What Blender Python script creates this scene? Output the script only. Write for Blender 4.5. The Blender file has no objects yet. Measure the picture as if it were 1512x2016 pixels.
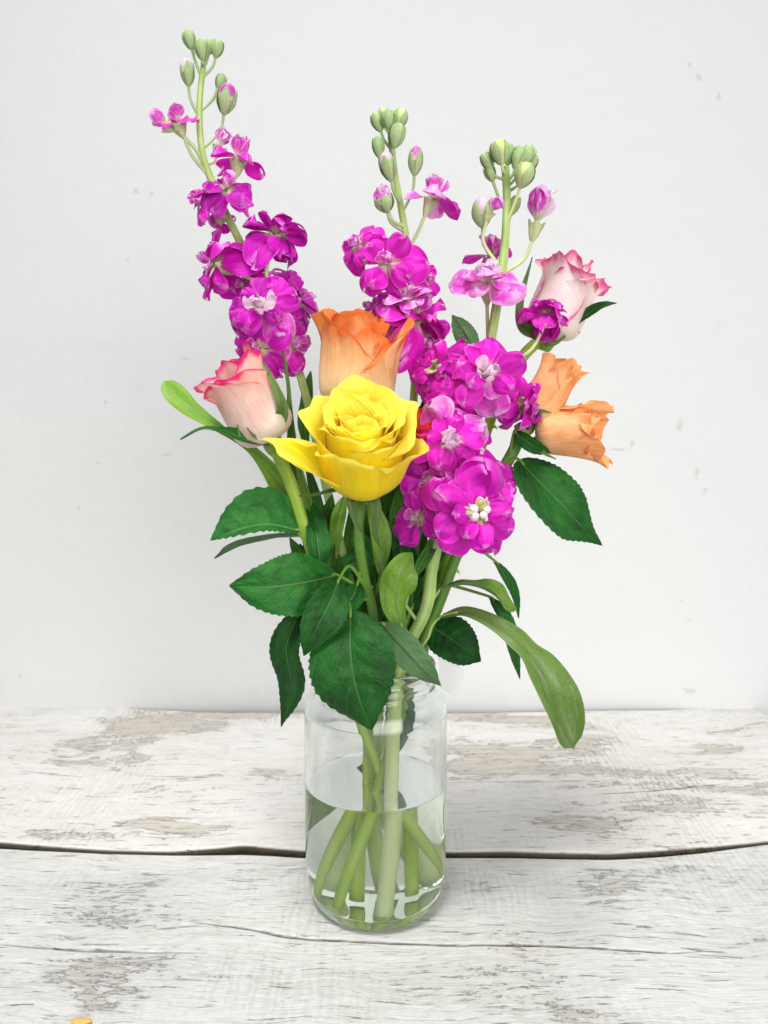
import bpy, math, random
import numpy as np
from mathutils import Vector, Matrix, noise as mnoise
R = math.radians
scene = bpy.context.scene
COL = scene.collection

# ---------------------------------------------------------------- camera
CAM = Vector((0.005, -0.44, 0.283)); PITCH = R(6.0); FPX = 1500.0
cam_d = bpy.data.cameras.new('camera'); cam = bpy.data.objects.new('camera', cam_d); COL.objects.link(cam)
cam.location = CAM; cam.rotation_euler = (R(90) - PITCH, 0, 0)
cam_d.sensor_fit = 'VERTICAL'; cam_d.sensor_height = 36.0; cam_d.lens = FPX / 2016 * 36
cam_d.clip_start = 0.02; cam_d.clip_end = 50
cam_d.dof.use_dof = True; cam_d.dof.focus_distance = 0.415; cam_d.dof.aperture_fstop = 13
scene.camera = cam
# ---------------------------------------------------------------- light
w = bpy.data.worlds.new('World'); scene.world = w; w.use_nodes = True
bg = w.node_tree.nodes['Background']; bg.inputs[0].default_value = (0.97, 0.985, 1.0, 1); bg.inputs[1].default_value = 0.40
def area(name, loc, target, size, power, col=(1, 1, 1), spread=180):
    d = bpy.data.lights.new(name, 'AREA'); d.shape = 'RECTANGLE'; d.size, d.size_y = size; d.energy = power; d.color = col; d.spread = R(spread)
    o = bpy.data.objects.new(name, d); COL.objects.link(o); o.location = loc
    o.rotation_euler = (Vector(target) - Vector(loc)).to_track_quat('-Z', 'Y').to_euler()
area('window_light', (0.85, -2.3, 0.62), (0, 0.05, 0.10), (2.2, 1.7), 60.0, (1.0, 0.99, 0.97))
area('overhead_fill', (-0.40, -0.80, 2.5), (0.0, -0.02, 0.0), (0.8, 0.8), 4.6, (1.0, 0.99, 0.97), 44)  # added lamp, narrowed to lift the table and dim the wall's top and corners
vs = scene.view_settings; vs.view_transform = 'Standard'; vs.look = 'None'; vs.gamma = 1; vs.exposure = 0.07
vs.use_curve_mapping = False
cy = scene.cycles; cy.use_denoising = True; cy.max_bounces = 24; cy.transmission_bounces = 16; cy.transparent_max_bounces = 16
cy.diffuse_bounces = 5; cy.glossy_bounces = 6; cy.caustics_refractive = True; cy.caustics_reflective = True; cy.sample_clamp_indirect = 8

# ---------------------------------------------------------------- helpers
def at(px, py, Y=0.0):
    """the point at depth Y that the photograph shows at (px, py)"""
    d = Vector((0, math.cos(PITCH), -math.sin(PITCH))) + Vector((1, 0, 0)) * ((px - 756) / FPX) - Vector((0, math.sin(PITCH), math.cos(PITCH))) * ((py - 1008) / FPX)
    return CAM + d * ((Y - CAM.y) / d.y)
def ground(px, py, z=0.0):
    d = Vector((0, math.cos(PITCH), -math.sin(PITCH))) + Vector((1, 0, 0)) * ((px - 756) / FPX) - Vector((0, math.sin(PITCH), math.cos(PITCH))) * ((py - 1008) / FPX)
    return CAM + d * ((z - CAM.z) / d.z)
def ppm(Y, z=0.28):          # picture pixels per metre
    return FPX / ((Y - CAM.y) * math.cos(PITCH) + (CAM.z - z) * math.sin(PITCH))
def face(x, up, to):         # direction: right, up, toward the camera side
    return Vector((x, -to, up)).normalized()

WM = {}
def link(o, parent=None, world=None):
    COL.objects.link(o)
    world = world or Matrix.Identity(4)
    if parent is not None:
        o.parent = parent; o.matrix_basis = WM[parent.name].inverted() @ world
    else:
        o.matrix_basis = world
    WM[o.name] = world
    return o
def mesh_obj(name, me, parent=None, world=None):
    return link(bpy.data.objects.new(name, me), parent, world)
def thing(name, label, cat, loc, group=None):
    o = bpy.data.objects.new(name, None); o.empty_display_size = 0.02
    link(o, None, Matrix.Translation(loc)); tag(o, label, cat, group); return o
def tag(o, label=None, cat=None, group=None, kind=None):
    if label: o['label'] = label
    if cat: o['category'] = cat
    if group: o['group'] = group
    if kind: o['kind'] = kind

class MB:
    def __init__(s): s.v = []; s.f = []; s.m = []; s.uv = []; s.n = 0
    def grid(s, P, closed=False, uv=None, mat=0, flip=False, caps=False):
        P = np.asarray(P, float); nu, nv = P.shape[:2]
        o = s.n; s.v.append(P.reshape(-1, 3)); s.n += nu * nv
        if uv is None:
            uu, vv = np.meshgrid(np.linspace(0, 1, nu), np.linspace(0, 1, nv), indexing='ij'); uv = np.stack([vv, uu], -1)
        s.uv.append(np.asarray(uv, float).reshape(-1, 2))
        for i in range(nu - 1):
            for j in range(nv if closed else nv - 1):
                a = o + i * nv + j; b = o + i * nv + (j + 1) % nv; c = b + nv; d = a + nv
                s.f.append((a, d, c, b) if flip else (a, b, c, d)); s.m.append(mat)
        if caps and closed:
            s.f.append(tuple(o + j for j in range(nv))[::-1] if not flip else tuple(o + j for j in range(nv))); s.m.append(mat)
            e = o + (nu - 1) * nv
            s.f.append(tuple(e + j for j in range(nv)) if not flip else tuple(e + j for j in range(nv))[::-1]); s.m.append(mat)
        return o
    def tube(s, pts, rad, seg=10, mat=0, cap=True):
        pts = np.asarray([tuple(p) for p in pts], float); n = len(pts)
        rad = np.full(n, rad) if np.isscalar(rad) else np.asarray(rad, float)
        T = np.gradient(pts, axis=0); T /= np.linalg.norm(T, axis=1)[:, None] + 1e-12
        N = np.cross(T[0], (0, 1, 0.13)); N /= np.linalg.norm(N)
        rows = []
        ang = np.linspace(0, 2 * math.pi, seg, endpoint=False)
        for i in range(n):
            N = N - T[i] * N.dot(T[i]); N /= np.linalg.norm(N); B = np.cross(T[i], N)
            rows.append(pts[i] + rad[i] * (np.cos(ang)[:, None] * N + np.sin(ang)[:, None] * B))
        L = np.concatenate([[0], np.cumsum(np.linalg.norm(np.diff(pts, axis=0), axis=1))])
        uv = np.stack(np.broadcast_arrays((ang / (2 * math.pi))[None, :], (L / 0.05)[:, None]), -1)
        s.grid(np.array(rows), closed=True, uv=uv, mat=mat, caps=cap)
    def mesh(s, name, mats, smooth=True):
        me = bpy.data.meshes.new(name)
        V = np.concatenate(s.v)
        me.from_pydata(V.tolist(), [], s.f)
        for m in mats: me.materials.append(m)
        me.polygons.foreach_set('material_index', s.m)
        me.polygons.foreach_set('use_smooth', [smooth] * len(s.f))
        uvl = me.uv_layers.new(name='UVMap'); UV = np.concatenate(s.uv)
        li = np.empty(len(me.loops), int); me.loops.foreach_get('vertex_index', li)
        uvl.data.foreach_set('uv', UV[li].ravel())
        me.update(); return me
    def build(s, name, mats, parent=None, origin=None, smooth=True):
        if origin is not None:
            s.v = [a - np.array(tuple(origin)) for a in s.v]
            return mesh_obj(name, s.mesh(name, mats, smooth), parent, Matrix.Translation(origin))
        return mesh_obj(name, s.mesh(name, mats, smooth), parent)

def spline(ctrl, n):
    """Catmull-Rom through control points (any dimension)"""
    C = np.asarray([tuple(c) for c in ctrl], float)
    if len(C) == 2: return C[0] + (C[1] - C[0]) * np.linspace(0, 1, n)[:, None]
    d = np.concatenate([[0], np.cumsum(np.linalg.norm(np.diff(C[:, :3], axis=0), axis=1) ** 0.5)])
    C = np.vstack([2 * C[0] - C[1], C, 2 * C[-1] - C[-2]]); m = len(d)
    t = np.linspace(0, d[-1], n); out = []
    for x in t:
        i = min(max(np.searchsorted(d, x, 'right') - 1, 0), m - 2)
        k = (x - d[i]) / (d[i + 1] - d[i]); p0, p1, p2, p3 = C[i:i + 4]
        out.append(0.5 * (2 * p1 + (p2 - p0) * k + (2 * p0 - 5 * p1 + 4 * p2 - p3) * k * k + (3 * p1 - p0 - 3 * p2 + p3) * k ** 3))
    return np.array(out)
def sstep(a, b, x):
    t = np.clip((x - a) / (b - a), 0, 1); return t * t * (3 - 2 * t)

# ---------------------------------------------------------------- materials
class NT:
    def __init__(s, name):
        s.mat = bpy.data.materials.new(name); s.mat.use_nodes = True; s.t = s.mat.node_tree; s.t.nodes.clear()
        s.out = s.n('ShaderNodeOutputMaterial')
    def n(s, kind, **kw):
        x = s.t.nodes.new(kind)
        for k, v in kw.items(): setattr(x, k, v)
        return x
    def l(s, a, b): s.t.links.new(a, b)
    def put(s, sock, v):
        if hasattr(v, 'is_output') or isinstance(v, bpy.types.NodeSocket): s.l(v, sock)
        else:
            if isinstance(v, (tuple, list)) and len(v) == 3 and sock.type == 'RGBA': v = (*v, 1)
            sock.default_value = v
    def math(s, op, a, b=0.0, clamp=False):
        x = s.n('ShaderNodeMath', operation=op, use_clamp=clamp); s.put(x.inputs[0], a); s.put(x.inputs[1], b); return x.outputs[0]
    def rng(s, v, a, b, c=0.0, d=1.0, smooth=True):
        x = s.n('ShaderNodeMapRange', interpolation_type='SMOOTHSTEP' if smooth else 'LINEAR')
        for i, q in enumerate((v, a, b, c, d)): s.put(x.inputs[i], q)
        return x.outputs[0]
    def mix(s, f, a, b, mode='MIX'):
        x = s.n('ShaderNodeMix', data_type='RGBA', blend_type=mode); s.put(x.inputs['Factor'], f); s.put(x.inputs['A'], a) if False else None
        s.put(x.inputs[0], f); s.put(x.inputs[6], a); s.put(x.inputs[7], b); return x.outputs[2]
    def noise(s, vec, scale, detail=3, rough=0.5, dist=0.0):
        x = s.n('ShaderNodeTexNoise'); s.l(vec, x.inputs['Vector']); x.inputs['Scale'].default_value = scale
        x.inputs['Detail'].default_value = detail; x.inputs['Roughness'].default_value = rough; x.inputs['Distortion'].default_value = dist
        return x.outputs['Fac']
    def scaled(s, vec, sc, off=None):
        x = s.n('ShaderNodeMapping'); s.l(vec, x.inputs[0]); x.inputs['Scale'].default_value = sc
        if off is not None: s.put(x.inputs['Location'], off)
        return x.outputs[0]
    def uv(s): return s.n('ShaderNodeUVMap', uv_map='UVMap').outputs[0]
    def obj(s): return s.n('ShaderNodeTexCoord').outputs['Object']
    def sep(s, v): x = s.n('ShaderNodeSeparateXYZ'); s.l(v, x.inputs[0]); return x.outputs
    def rand(s): return s.n('ShaderNodeObjectInfo').outputs['Random']
    def comb(s, x, y, z):
        c = s.n('ShaderNodeCombineXYZ'); s.put(c.inputs[0], x); s.put(c.inputs[1], y); s.put(c.inputs[2], z); return c.outputs[0]
    def bump(s, h, strength, dist):
        x = s.n('ShaderNodeBump'); s.l(h, x.inputs['Height']); x.inputs['Strength'].default_value = strength; x.inputs['Distance'].default_value = dist; return x.outputs[0]
    def finish(s, col, rough=0.5, spec=0.4, transl=0.0, normal=None, tcol=None, sheen=0.0, sss=0.0):
        p = s.n('ShaderNodeBsdfPrincipled'); s.put(p.inputs['Base Color'], col); s.put(p.inputs['Roughness'], rough)
        s.put(p.inputs['Specular IOR Level'], spec)
        if sheen: p.inputs['Sheen Weight'].default_value = sheen
        if normal is not None: s.l(normal, p.inputs['Normal'])
        sh = p.outputs[0]
        if transl:
            t = s.n('ShaderNodeBsdfTranslucent'); s.put(t.inputs[0], tcol if tcol is not None else col)
            if normal is not None: s.l(normal, t.inputs['Normal'])
            m = s.n('ShaderNodeMixShader'); m.inputs[0].default_value = transl; s.l(sh, m.inputs[1]); s.l(t.outputs[0], m.inputs[2]); sh = m.outputs[0]
        s.l(sh, s.out.inputs[0]); return s.mat

def petal_mat(name, base, body, rim, base_end=0.35, rim_lo=0.82, rim_hi=0.98, rim_amt=1.0, vein=0.2, transl=0.3, wob=0.14, blotch=None, rough=0.5, vary=0.12):
    t = NT(name); uv = t.uv(); X = t.sep(uv); U, V = X[0], X[1]; rnd = t.rand()
    e = t.math('ABSOLUTE', t.math('SUBTRACT', t.math('MULTIPLY', U, 2.0), 1.0))
    off = t.comb(t.math('MULTIPLY', rnd, 37.0), t.math('MULTIPLY', rnd, 91.0), 0.0)
    v2 = t.n('ShaderNodeVectorMath', operation='ADD'); t.l(uv, v2.inputs[0]); t.l(off, v2.inputs[1]); uvo = v2.outputs[0]
    nz = t.math('SUBTRACT', t.noise(uvo, 5.0, 3, 0.6), 0.5)
    m = t.math('ADD', t.math('MAXIMUM', V, t.math('MULTIPLY', e, 0.975)), t.math('MULTIPLY', nz, wob * 2))
    rf = t.math('MULTIPLY', t.rng(m, rim_lo, rim_hi), rim_amt)
    rf = t.math('MULTIPLY', rf, t.rng(V, 0.1, 0.45))
    bf = t.rng(t.math('ADD', V, t.math('MULTIPLY', nz, 0.25)), base_end * 0.35, base_end, 1.0, 0.0)
    c = t.mix(bf, body, base)
    if blotch: c = t.mix(t.rng(t.noise(uvo, 2.2, 3, 0.6), 0.42, 0.68, 0.0, blotch[1]), c, blotch[0])
    c = t.mix(rf, c, rim)
    veins = t.noise(t.scaled(uvo, (26, 2.0, 1)), 1.0, 3, 0.6)
    k = t.rng(veins, 0.25, 0.75, 1 - vein, 1 + vein * 0.6)
    k = t.math('MULTIPLY', k, t.rng(rnd, 0, 1, 1 - vary, 1 + vary, False))
    c = t.mix(1.0, c, t.comb(k, k, k), 'MULTIPLY')
    nrm = t.bump(t.math('ADD', veins, t.noise(uvo, 14, 2)), 0.35, 0.0006)
    return t.finish(c, rough, 0.3, transl, nrm, sheen=0.08)

def leaf_mat(name, c0, c1, vein_col, vein_amt=0.5, nveins=8.0, slope=0.42, rough=0.52, transl=0.15, blotch=None, scale=1.0):
    t = NT(name); uv = t.uv(); X = t.sep(uv); U, V = X[0], X[1]; rnd = t.rand()
    x = t.math('SUBTRACT', t.math('MULTIPLY', U, 2.0), 1.0); e = t.math('ABSOLUTE', x)
    off = t.comb(t.math('MULTIPLY', rnd, 17.0), t.math('MULTIPLY', rnd, 53.0), 0.0)
    v2 = t.n('ShaderNodeVectorMath', operation='ADD'); t.l(uv, v2.inputs[0]); t.l(off, v2.inputs[1]); uvo = v2.outputs[0]
    nz = t.math('SUBTRACT', t.noise(uvo, 3.5, 3), 0.5)
    mid = t.rng(e, 0.012, 0.05, 1.0, 0.0)
    s = t.math('ADD', t.math('SUBTRACT', t.math('MULTIPLY', V, nveins), t.math('MULTIPLY', t.math('POWER', e, 0.8), slope * nveins)), t.math('MULTIPLY', nz, 0.9))
    s = t.math('ADD', s, t.math('MULTIPLY', t.math('GREATER_THAN', x, 0.0), 0.45))
    fr = t.math('ABSOLUTE', t.math('SUBTRACT', t.math('FRACT', s), 0.5))
    side = t.math('MULTIPLY', t.rng(fr, 0.015, 0.06, 1.0, 0.0), t.rng(e, 0.55, 0.95, 0.75, 0.0))
    vor = t.n('ShaderNodeTexVoronoi', feature='DISTANCE_TO_EDGE'); t.l(t.scaled(uvo, (14 * scale, 22 * scale, 1)), vor.inputs['Vector']); vor.inputs['Scale'].default_value = 1.0
    net = t.rng(vor.outputs['Distance'], 0.0, 0.10, 0.22, 0.0)
    vm = t.math('MAXIMUM', t.math('MAXIMUM', mid, side), net)
    c = t.mix(t.rng(t.noise(uvo, 2.6, 4, 0.6), 0.3, 0.7), c0, c1)
    if blotch: c = t.mix(t.rng(t.noise(uvo, 3.0, 4, 0.65), 0.5, 0.66, 0.0, blotch[1]), c, blotch[0])
    c = t.mix(t.math('MULTIPLY', vm, vein_amt), c, vein_col)
    k = t.math('MULTIPLY', t.rng(t.noise(uvo, 60, 2), 0.3, 0.7, 0.88, 1.12), t.rng(rnd, 0, 1, 0.7, 1.3, False)); c = t.mix(1.0, c, t.comb(k, k, k), 'MULTIPLY')
    h = t.math('SUBTRACT', t.math('MULTIPLY', t.noise(uvo, 9, 3), 0.7), vm)
    return t.finish(c, rough, 0.25, transl, t.bump(h, 0.6, 0.0009))

def stem_mat(name, c0, c1, rough=0.5, pale=None):
    t = NT(name); uv = t.uv(); o = t.n('ShaderNodeTexCoord').outputs['Object']
    st = t.noise(t.scaled(uv, (9, 0.5, 1)), 1.0, 3, 0.6); bl = t.noise(o, 70.0, 3)
    c = t.mix(t.rng(t.math('ADD', t.math('MULTIPLY', st, 0.6), t.math('MULTIPLY', bl, 0.4)), 0.35, 0.65), c0, c1)
    if pale: c = t.mix(t.rng(t.sep(uv)[1], pale[1], pale[2], 0.85, 0.0), c, pale[0])
    sp = t.rng(t.noise(o, 900.0, 2), 0.66, 0.74, 0, 0.35); c = t.mix(sp, c, (c1[0] * 0.5, c1[1] * 0.5, c1[2] * 0.6))
    return t.finish(c, rough, 0.35, 0.0, t.bump(st, 0.4, 0.0008))

M = {}
MAG = (0.70, 0.006, 0.51); MAGL = (0.86, 0.30, 0.80)
M['stock'] = petal_mat('stock_petal', (0.62, 0.66, 0.32), MAG, MAGL, 0.30, 0.94, 1.02, 0.85, 0.28, 0.26, 0.045, ((0.58, 0.003, 0.42), 0.7))
M['stock_b'] = petal_mat('stock_petal_deep', (0.62, 0.66, 0.32), (0.60, 0.004, 0.47), (0.80, 0.20, 0.72), 0.34, 0.93, 1.02, 0.85, 0.3, 0.24, 0.05, ((0.44, 0.002, 0.36), 0.7), vary=0.2)
M['stock_c'] = petal_mat('stock_petal_bright', (0.72, 0.74, 0.42), (0.73, 0.009, 0.53), (0.86, 0.34, 0.80), 0.36, 0.93, 1.02, 0.8, 0.32, 0.3, 0.06, ((0.70, 0.008, 0.52), 0.6), vary=0.16)
M['stock_light'] = petal_mat('stock_petal_pink', (0.84, 0.84, 0.60), (0.74, 0.05, 0.58), (0.86, 0.48, 0.80), 0.42, 0.75, 1.0, 0.85, 0.2, 0.3, 0.16, ((0.84, 0.40, 0.74), 0.6))
M['stock_white'] = petal_mat('stock_petal_white', (0.68, 0.72, 0.40), (0.86, 0.68, 0.80), (0.80, 0.42, 0.74), 0.4, 0.9, 1.05, 0.7, 0.1, 0.3, 0.12, ((0.80, 0.45, 0.72), 0.4))
M['yellow'] = petal_mat('yellow_petal', (0.95, 0.80, 0.05), (0.97, 0.82, 0.014), (0.98, 0.90, 0.14), 0.40, 0.72, 1.0, 0.85, 0.10, 0.42, 0.12, ((0.95, 0.66, 0.004), 0.45), vary=0.04)
M['orange'] = petal_mat('orange_petal', (0.93, 0.74, 0.42), (0.93, 0.55, 0.26), (0.88, 0.20, 0.02), 0.75, 0.74, 1.0, 0.9, 0.14, 0.28, 0.18, ((0.92, 0.42, 0.13), 0.6), vary=0.07)
M['peach'] = petal_mat('peach_petal', (0.95, 0.66, 0.34), (0.95, 0.53, 0.24), (0.93, 0.38, 0.13), 0.5, 0.8, 1.0, 0.8, 0.14, 0.34, 0.16, ((0.88, 0.30, 0.05), 0.6), vary=0.07)
M['pink'] = petal_mat('pink_rimmed_petal', (0.93, 0.85, 0.76), (0.93, 0.62, 0.54), (0.82, 0.03, 0.22), 0.80, 0.90, 0.985, 1.0, 0.08, 0.3, 0.10, ((0.86, 0.42, 0.38), 0.5), vary=0.05)
M['white_pink'] = petal_mat('white_pink_petal', (0.92, 0.86, 0.76), (0.92, 0.80, 0.78), (0.80, 0.06, 0.28), 0.5, 0.85, 0.99, 0.95, 0.07, 0.3, 0.12, ((0.86, 0.55, 0.55), 0.35), vary=0.04)
M['leaf'] = leaf_mat('rose_leaf_top', (0.003, 0.055, 0.006), (0.012, 0.14, 0.013), (0.09, 0.28, 0.05), 0.55, blotch=((0.03, 0.17, 0.025), 0.55))
M['leaf_under'] = leaf_mat('rose_leaf_under', (0.09, 0.20, 0.075), (0.13, 0.26, 0.10), (0.20, 0.34, 0.14), 0.5, rough=0.6)
M['sleaf'] = leaf_mat('stock_leaf_top', (0.09, 0.25, 0.018), (0.22, 0.40, 0.035), (0.36, 0.52, 0.16), 0.5, 5.0, 0.7, 0.5, 0.2, ((0.24, 0.36, 0.13), 0.8))
M['sleaf_under'] = leaf_mat('stock_leaf_under', (0.17, 0.29, 0.10), (0.24, 0.36, 0.15), (0.36, 0.47, 0.25), 0.4, 5.0, 0.7, 0.6, 0.2)
M['long_leaf'] = leaf_mat('grey_green_leaf', (0.13, 0.26, 0.035), (0.22, 0.35, 0.08), (0.36, 0.47, 0.22), 0.45, 4.0, 0.8, 0.55, 0.2, ((0.33, 0.43, 0.22), 0.85))
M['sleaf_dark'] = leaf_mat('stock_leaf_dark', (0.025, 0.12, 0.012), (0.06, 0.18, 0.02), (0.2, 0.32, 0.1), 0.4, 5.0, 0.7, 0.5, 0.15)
M['sepal'] = leaf_mat('sepal', (0.10, 0.20, 0.045), (0.20, 0.31, 0.09), (0.32, 0.42, 0.18), 0.4, 6, 0.8, 0.6, 0.15)
M['rose_stem'] = stem_mat('rose_stem', (0.17, 0.31, 0.025), (0.33, 0.46, 0.06), pale=((0.40, 0.56, 0.05), 1.2, 2.6))
M['dark_stem'] = stem_mat('dark_rose_stem', (0.06, 0.17, 0.025), (0.14, 0.27, 0.04), pale=((0.40, 0.56, 0.05), 1.2, 2.6))
M['stock_stem'] = stem_mat('stock_stem', (0.24, 0.39, 0.09), (0.44, 0.55, 0.20), pale=((0.68, 0.74, 0.36), 1.2, 2.8))
M['petiole'] = stem_mat('petiole', (0.10, 0.22, 0.02), (0.20, 0.33, 0.05))
M['stock_petiole'] = stem_mat('stock_petiole', (0.20, 0.34, 0.07), (0.34, 0.46, 0.15))
M['pale_stem'] = stem_mat('pale_stock_stem', (0.42, 0.52, 0.16), (0.62, 0.68, 0.34))
M['calyx'] = stem_mat('calyx', (0.36, 0.46, 0.17), (0.60, 0.66, 0.36), 0.65)
M['bud'] = stem_mat('bud', (0.21, 0.35, 0.11), (0.46, 0.56, 0.30), 0.7)
M['bud_pale'] = stem_mat('bud_pale', (0.45, 0.55, 0.15), (0.62, 0.68, 0.32), 0.6)

# ---------------------------------------------------------------- wall
def wall_material():
    t = NT('painted_wall'); o = t.obj()
    a = t.noise(o, 2.0, 4, 0.5); b = t.noise(o, 60.0, 4, 0.6)
    c = t.mix(t.rng(a, 0.35, 0.65), (0.600, 0.612, 0.612), (0.612, 0.618, 0.615))
    X = t.sep(o)
    def near(px, py, rx, ry):
        p = at(px, py, WALLY)
        dx = t.math('DIVIDE', t.math('SUBTRACT', X[0], p.x), rx); dz = t.math('DIVIDE', t.math('SUBTRACT', X[2], p.z), ry)
        return t.math('SQRT', t.math('ADD', t.math('MULTIPLY', dx, dx), t.math('MULTIPLY', dz, dz)))
    # warmer tone of the wall towards the left
    c = t.mix(t.rng(near(120, 1000, 0.22, 0.12), 0.2, 1.0, 0.5, 0.0), c, (0.640, 0.615, 0.572))
    spk = None
    wn = t.math('SUBTRACT', t.noise(o, 350.0, 2), 0.5)
    for px, py, rx, ry in ((268, 376, .004, .003), (298, 381, .003, .0022), (1357, 126, .0025, .0025), (1375, 151, .003, .004), (1415, 190, .002, .004), (250, 512, .002, .003),
                           (1338, 838, .003, .007), (1372, 930, .0025, .007), (1388, 965, .003, .004), (1215, 885, .012, .0015), (1245, 872, .003, .004), (1358, 1361, .008, .004),
                           (190, 912, .003, .002), (155, 1000, .002, .002), (208, 792, .002, .002), (1342, 1182, .002, .002), (1357, 1221, .004, .0015), (40, 1330, .002, .002), (365, 707, .004, .002), (330, 895, .006, .0015)):
        d = t.rng(t.math('ADD', near(px, py, rx, ry), t.math('MULTIPLY', wn, 2.5)), 0.4, 1.1, 0.8, 0.0)
        spk = d if spk is None else t.math('MAXIMUM', spk, d)
    c = t.mix(t.math('MULTIPLY', spk, 0.5), c, (0.37, 0.36, 0.34))
    c = t.mix(t.rng(t.noise(o, 26.0, 3), 0.70, 0.80, 0, 0.12), c, (0.43, 0.43, 0.42))
    return t.finish(c, 0.75, 0.2, 0.0, t.bump(t.math('ADD', b, t.math('MULTIPLY', t.noise(o, 14, 4), 2.5)), 0.22, 0.003))
WALLY = 0.318
M['wall'] = wall_material()
b = MB()
x0, x1, z0, z1, y0, y1 = -1.4, 1.4, -0.75, 1.5, WALLY, WALLY + 0.1
b.grid([[(x0, y0, z0), (x1, y0, z0)], [(x0, y0, z1), (x1, y0, z1)], [(x0, y1, z1), (x1, y1, z1)], [(x0, y1, z0), (x1, y1, z0)], [(x0, y0, z0), (x1, y0, z0)]])
wall = b.build('wall', [M['wall']], smooth=False); tag(wall, 'white painted plaster wall behind the bouquet', None, None, 'structure')

# ---------------------------------------------------------------- plank table
def plank_mat(name, paint, bare0, bare1, cover, seed, wash=0.3, fleck=0.45, bigw=1.1):
    t = NT(name); o0 = t.obj(); at_ = t.n('ShaderNodeAttribute', attribute_name='bare').outputs['Fac']; raw_shade = t.n('ShaderNodeAttribute', attribute_name='raw_shade').outputs['Fac']
    wv = t.noise(o0, 7.0, 3); X = t.sep(o0)
    o = t.comb(t.math('ADD', X[0], seed), t.math('ADD', X[1], t.math('MULTIPLY', wv, 0.035)), X[2])
    grain = t.noise(t.scaled(o, (12, 260, 40)), 1.0, 7, 0.68)
    fine = t.noise(t.scaled(o, (70, 900, 60)), 1.0, 4, 0.65)
    big = t.noise(t.scaled(o, (9, 30, 8)), 1.0, 10, 0.66, 0.4)
    flake = t.noise(t.scaled(o, (95, 300, 60)), 1.0, 6, 0.72, 0.6)
    wavx = t.n('ShaderNodeTexWave', wave_type='BANDS', bands_direction='X'); t.l(t.scaled(o, (1, 0.30, 1)), wavx.inputs[0])
    wavx.inputs['Scale'].default_value = 60; wavx.inputs['Distortion'].default_value = 7; wavx.inputs['Detail'].default_value = 4; wavx.inputs['Detail Scale'].default_value = 2
    saw = t.math('MULTIPLY', t.math('SUBTRACT', wavx.outputs['Fac'], 0.5), t.rng(t.noise(o, 11.0, 3), 0.42, 0.7))
    m = t.math('ADD', t.math('MULTIPLY', big, bigw), t.math('MULTIPLY', flake, fleck))
    m = t.math('ADD', m, t.math('MULTIPLY', grain, 0.45)); m = t.math('ADD', m, t.math('MULTIPLY', saw, 0.07))
    m = t.math('ADD', m, t.math('MULTIPLY', at_, 0.26))
    bare = t.rng(m, cover, cover + 0.035)
    thin = t.rng(m, cover - 0.30, cover + 0.02, 0.0, wash)
    wood = t.mix(t.rng(t.math('ADD', t.math('MULTIPLY', grain, 0.6), t.math('MULTIPLY', fine, 0.4)), 0.36, 0.64), bare0, bare1)
    pt = t.mix(t.rng(fine, 0.35, 0.7), paint, tuple(q * 0.86 for q in paint))
    pt = t.mix(t.rng(grain, 0.54, 0.66, 0.0, 0.45), pt, tuple(q * 0.66 for q in paint))
    pt = t.mix(t.rng(saw, 0.05, 0.4, 0.0, 0.22), pt, tuple(q * 0.7 for q in paint))
    c = t.mix(t.math('MAXIMUM', bare, thin), pt, wood)
    dash = t.rng(t.noise(t.scaled(o, (30, 420, 60)), 1.0, 6, 0.74), 0.60, 0.66, 0.0, 0.7)
    c = t.mix(t.math('MULTIPLY', dash, t.rng(t.noise(o, 13.0, 2), 0.4, 0.6, 0.25, 1.0)), c, (0.21, 0.20, 0.175))
    c = t.mix(raw_shade, c, t.mix(grain, (0.035, 0.030, 0.018), (0.10, 0.085, 0.055)))  # shade of gap, cracks and edges painted in as dark bare wood
    h = t.math('SUBTRACT', t.math('MULTIPLY', t.math('ADD', grain, t.math('MULTIPLY', fine, 0.6)), -0.6), t.math('MULTIPLY', bare, 0.4))
    h = t.math('SUBTRACT', t.math('ADD', h, t.math('MULTIPLY', saw, 0.25)), t.math('MULTIPLY', dash, 0.5))
    return t.finish(c, 0.7, 0.25, 0.0, t.bump(h, 1.0, 0.0018))
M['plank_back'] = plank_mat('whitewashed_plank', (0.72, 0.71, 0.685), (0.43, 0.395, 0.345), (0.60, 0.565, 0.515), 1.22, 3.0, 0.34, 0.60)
M['plank_front'] = plank_mat('grey_washed_plank', (0.63, 0.63, 0.61), (0.36, 0.35, 0.325), (0.49, 0.48, 0.455), 1.20, 11.0, 0.65, 0.85, 0.75)

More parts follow.
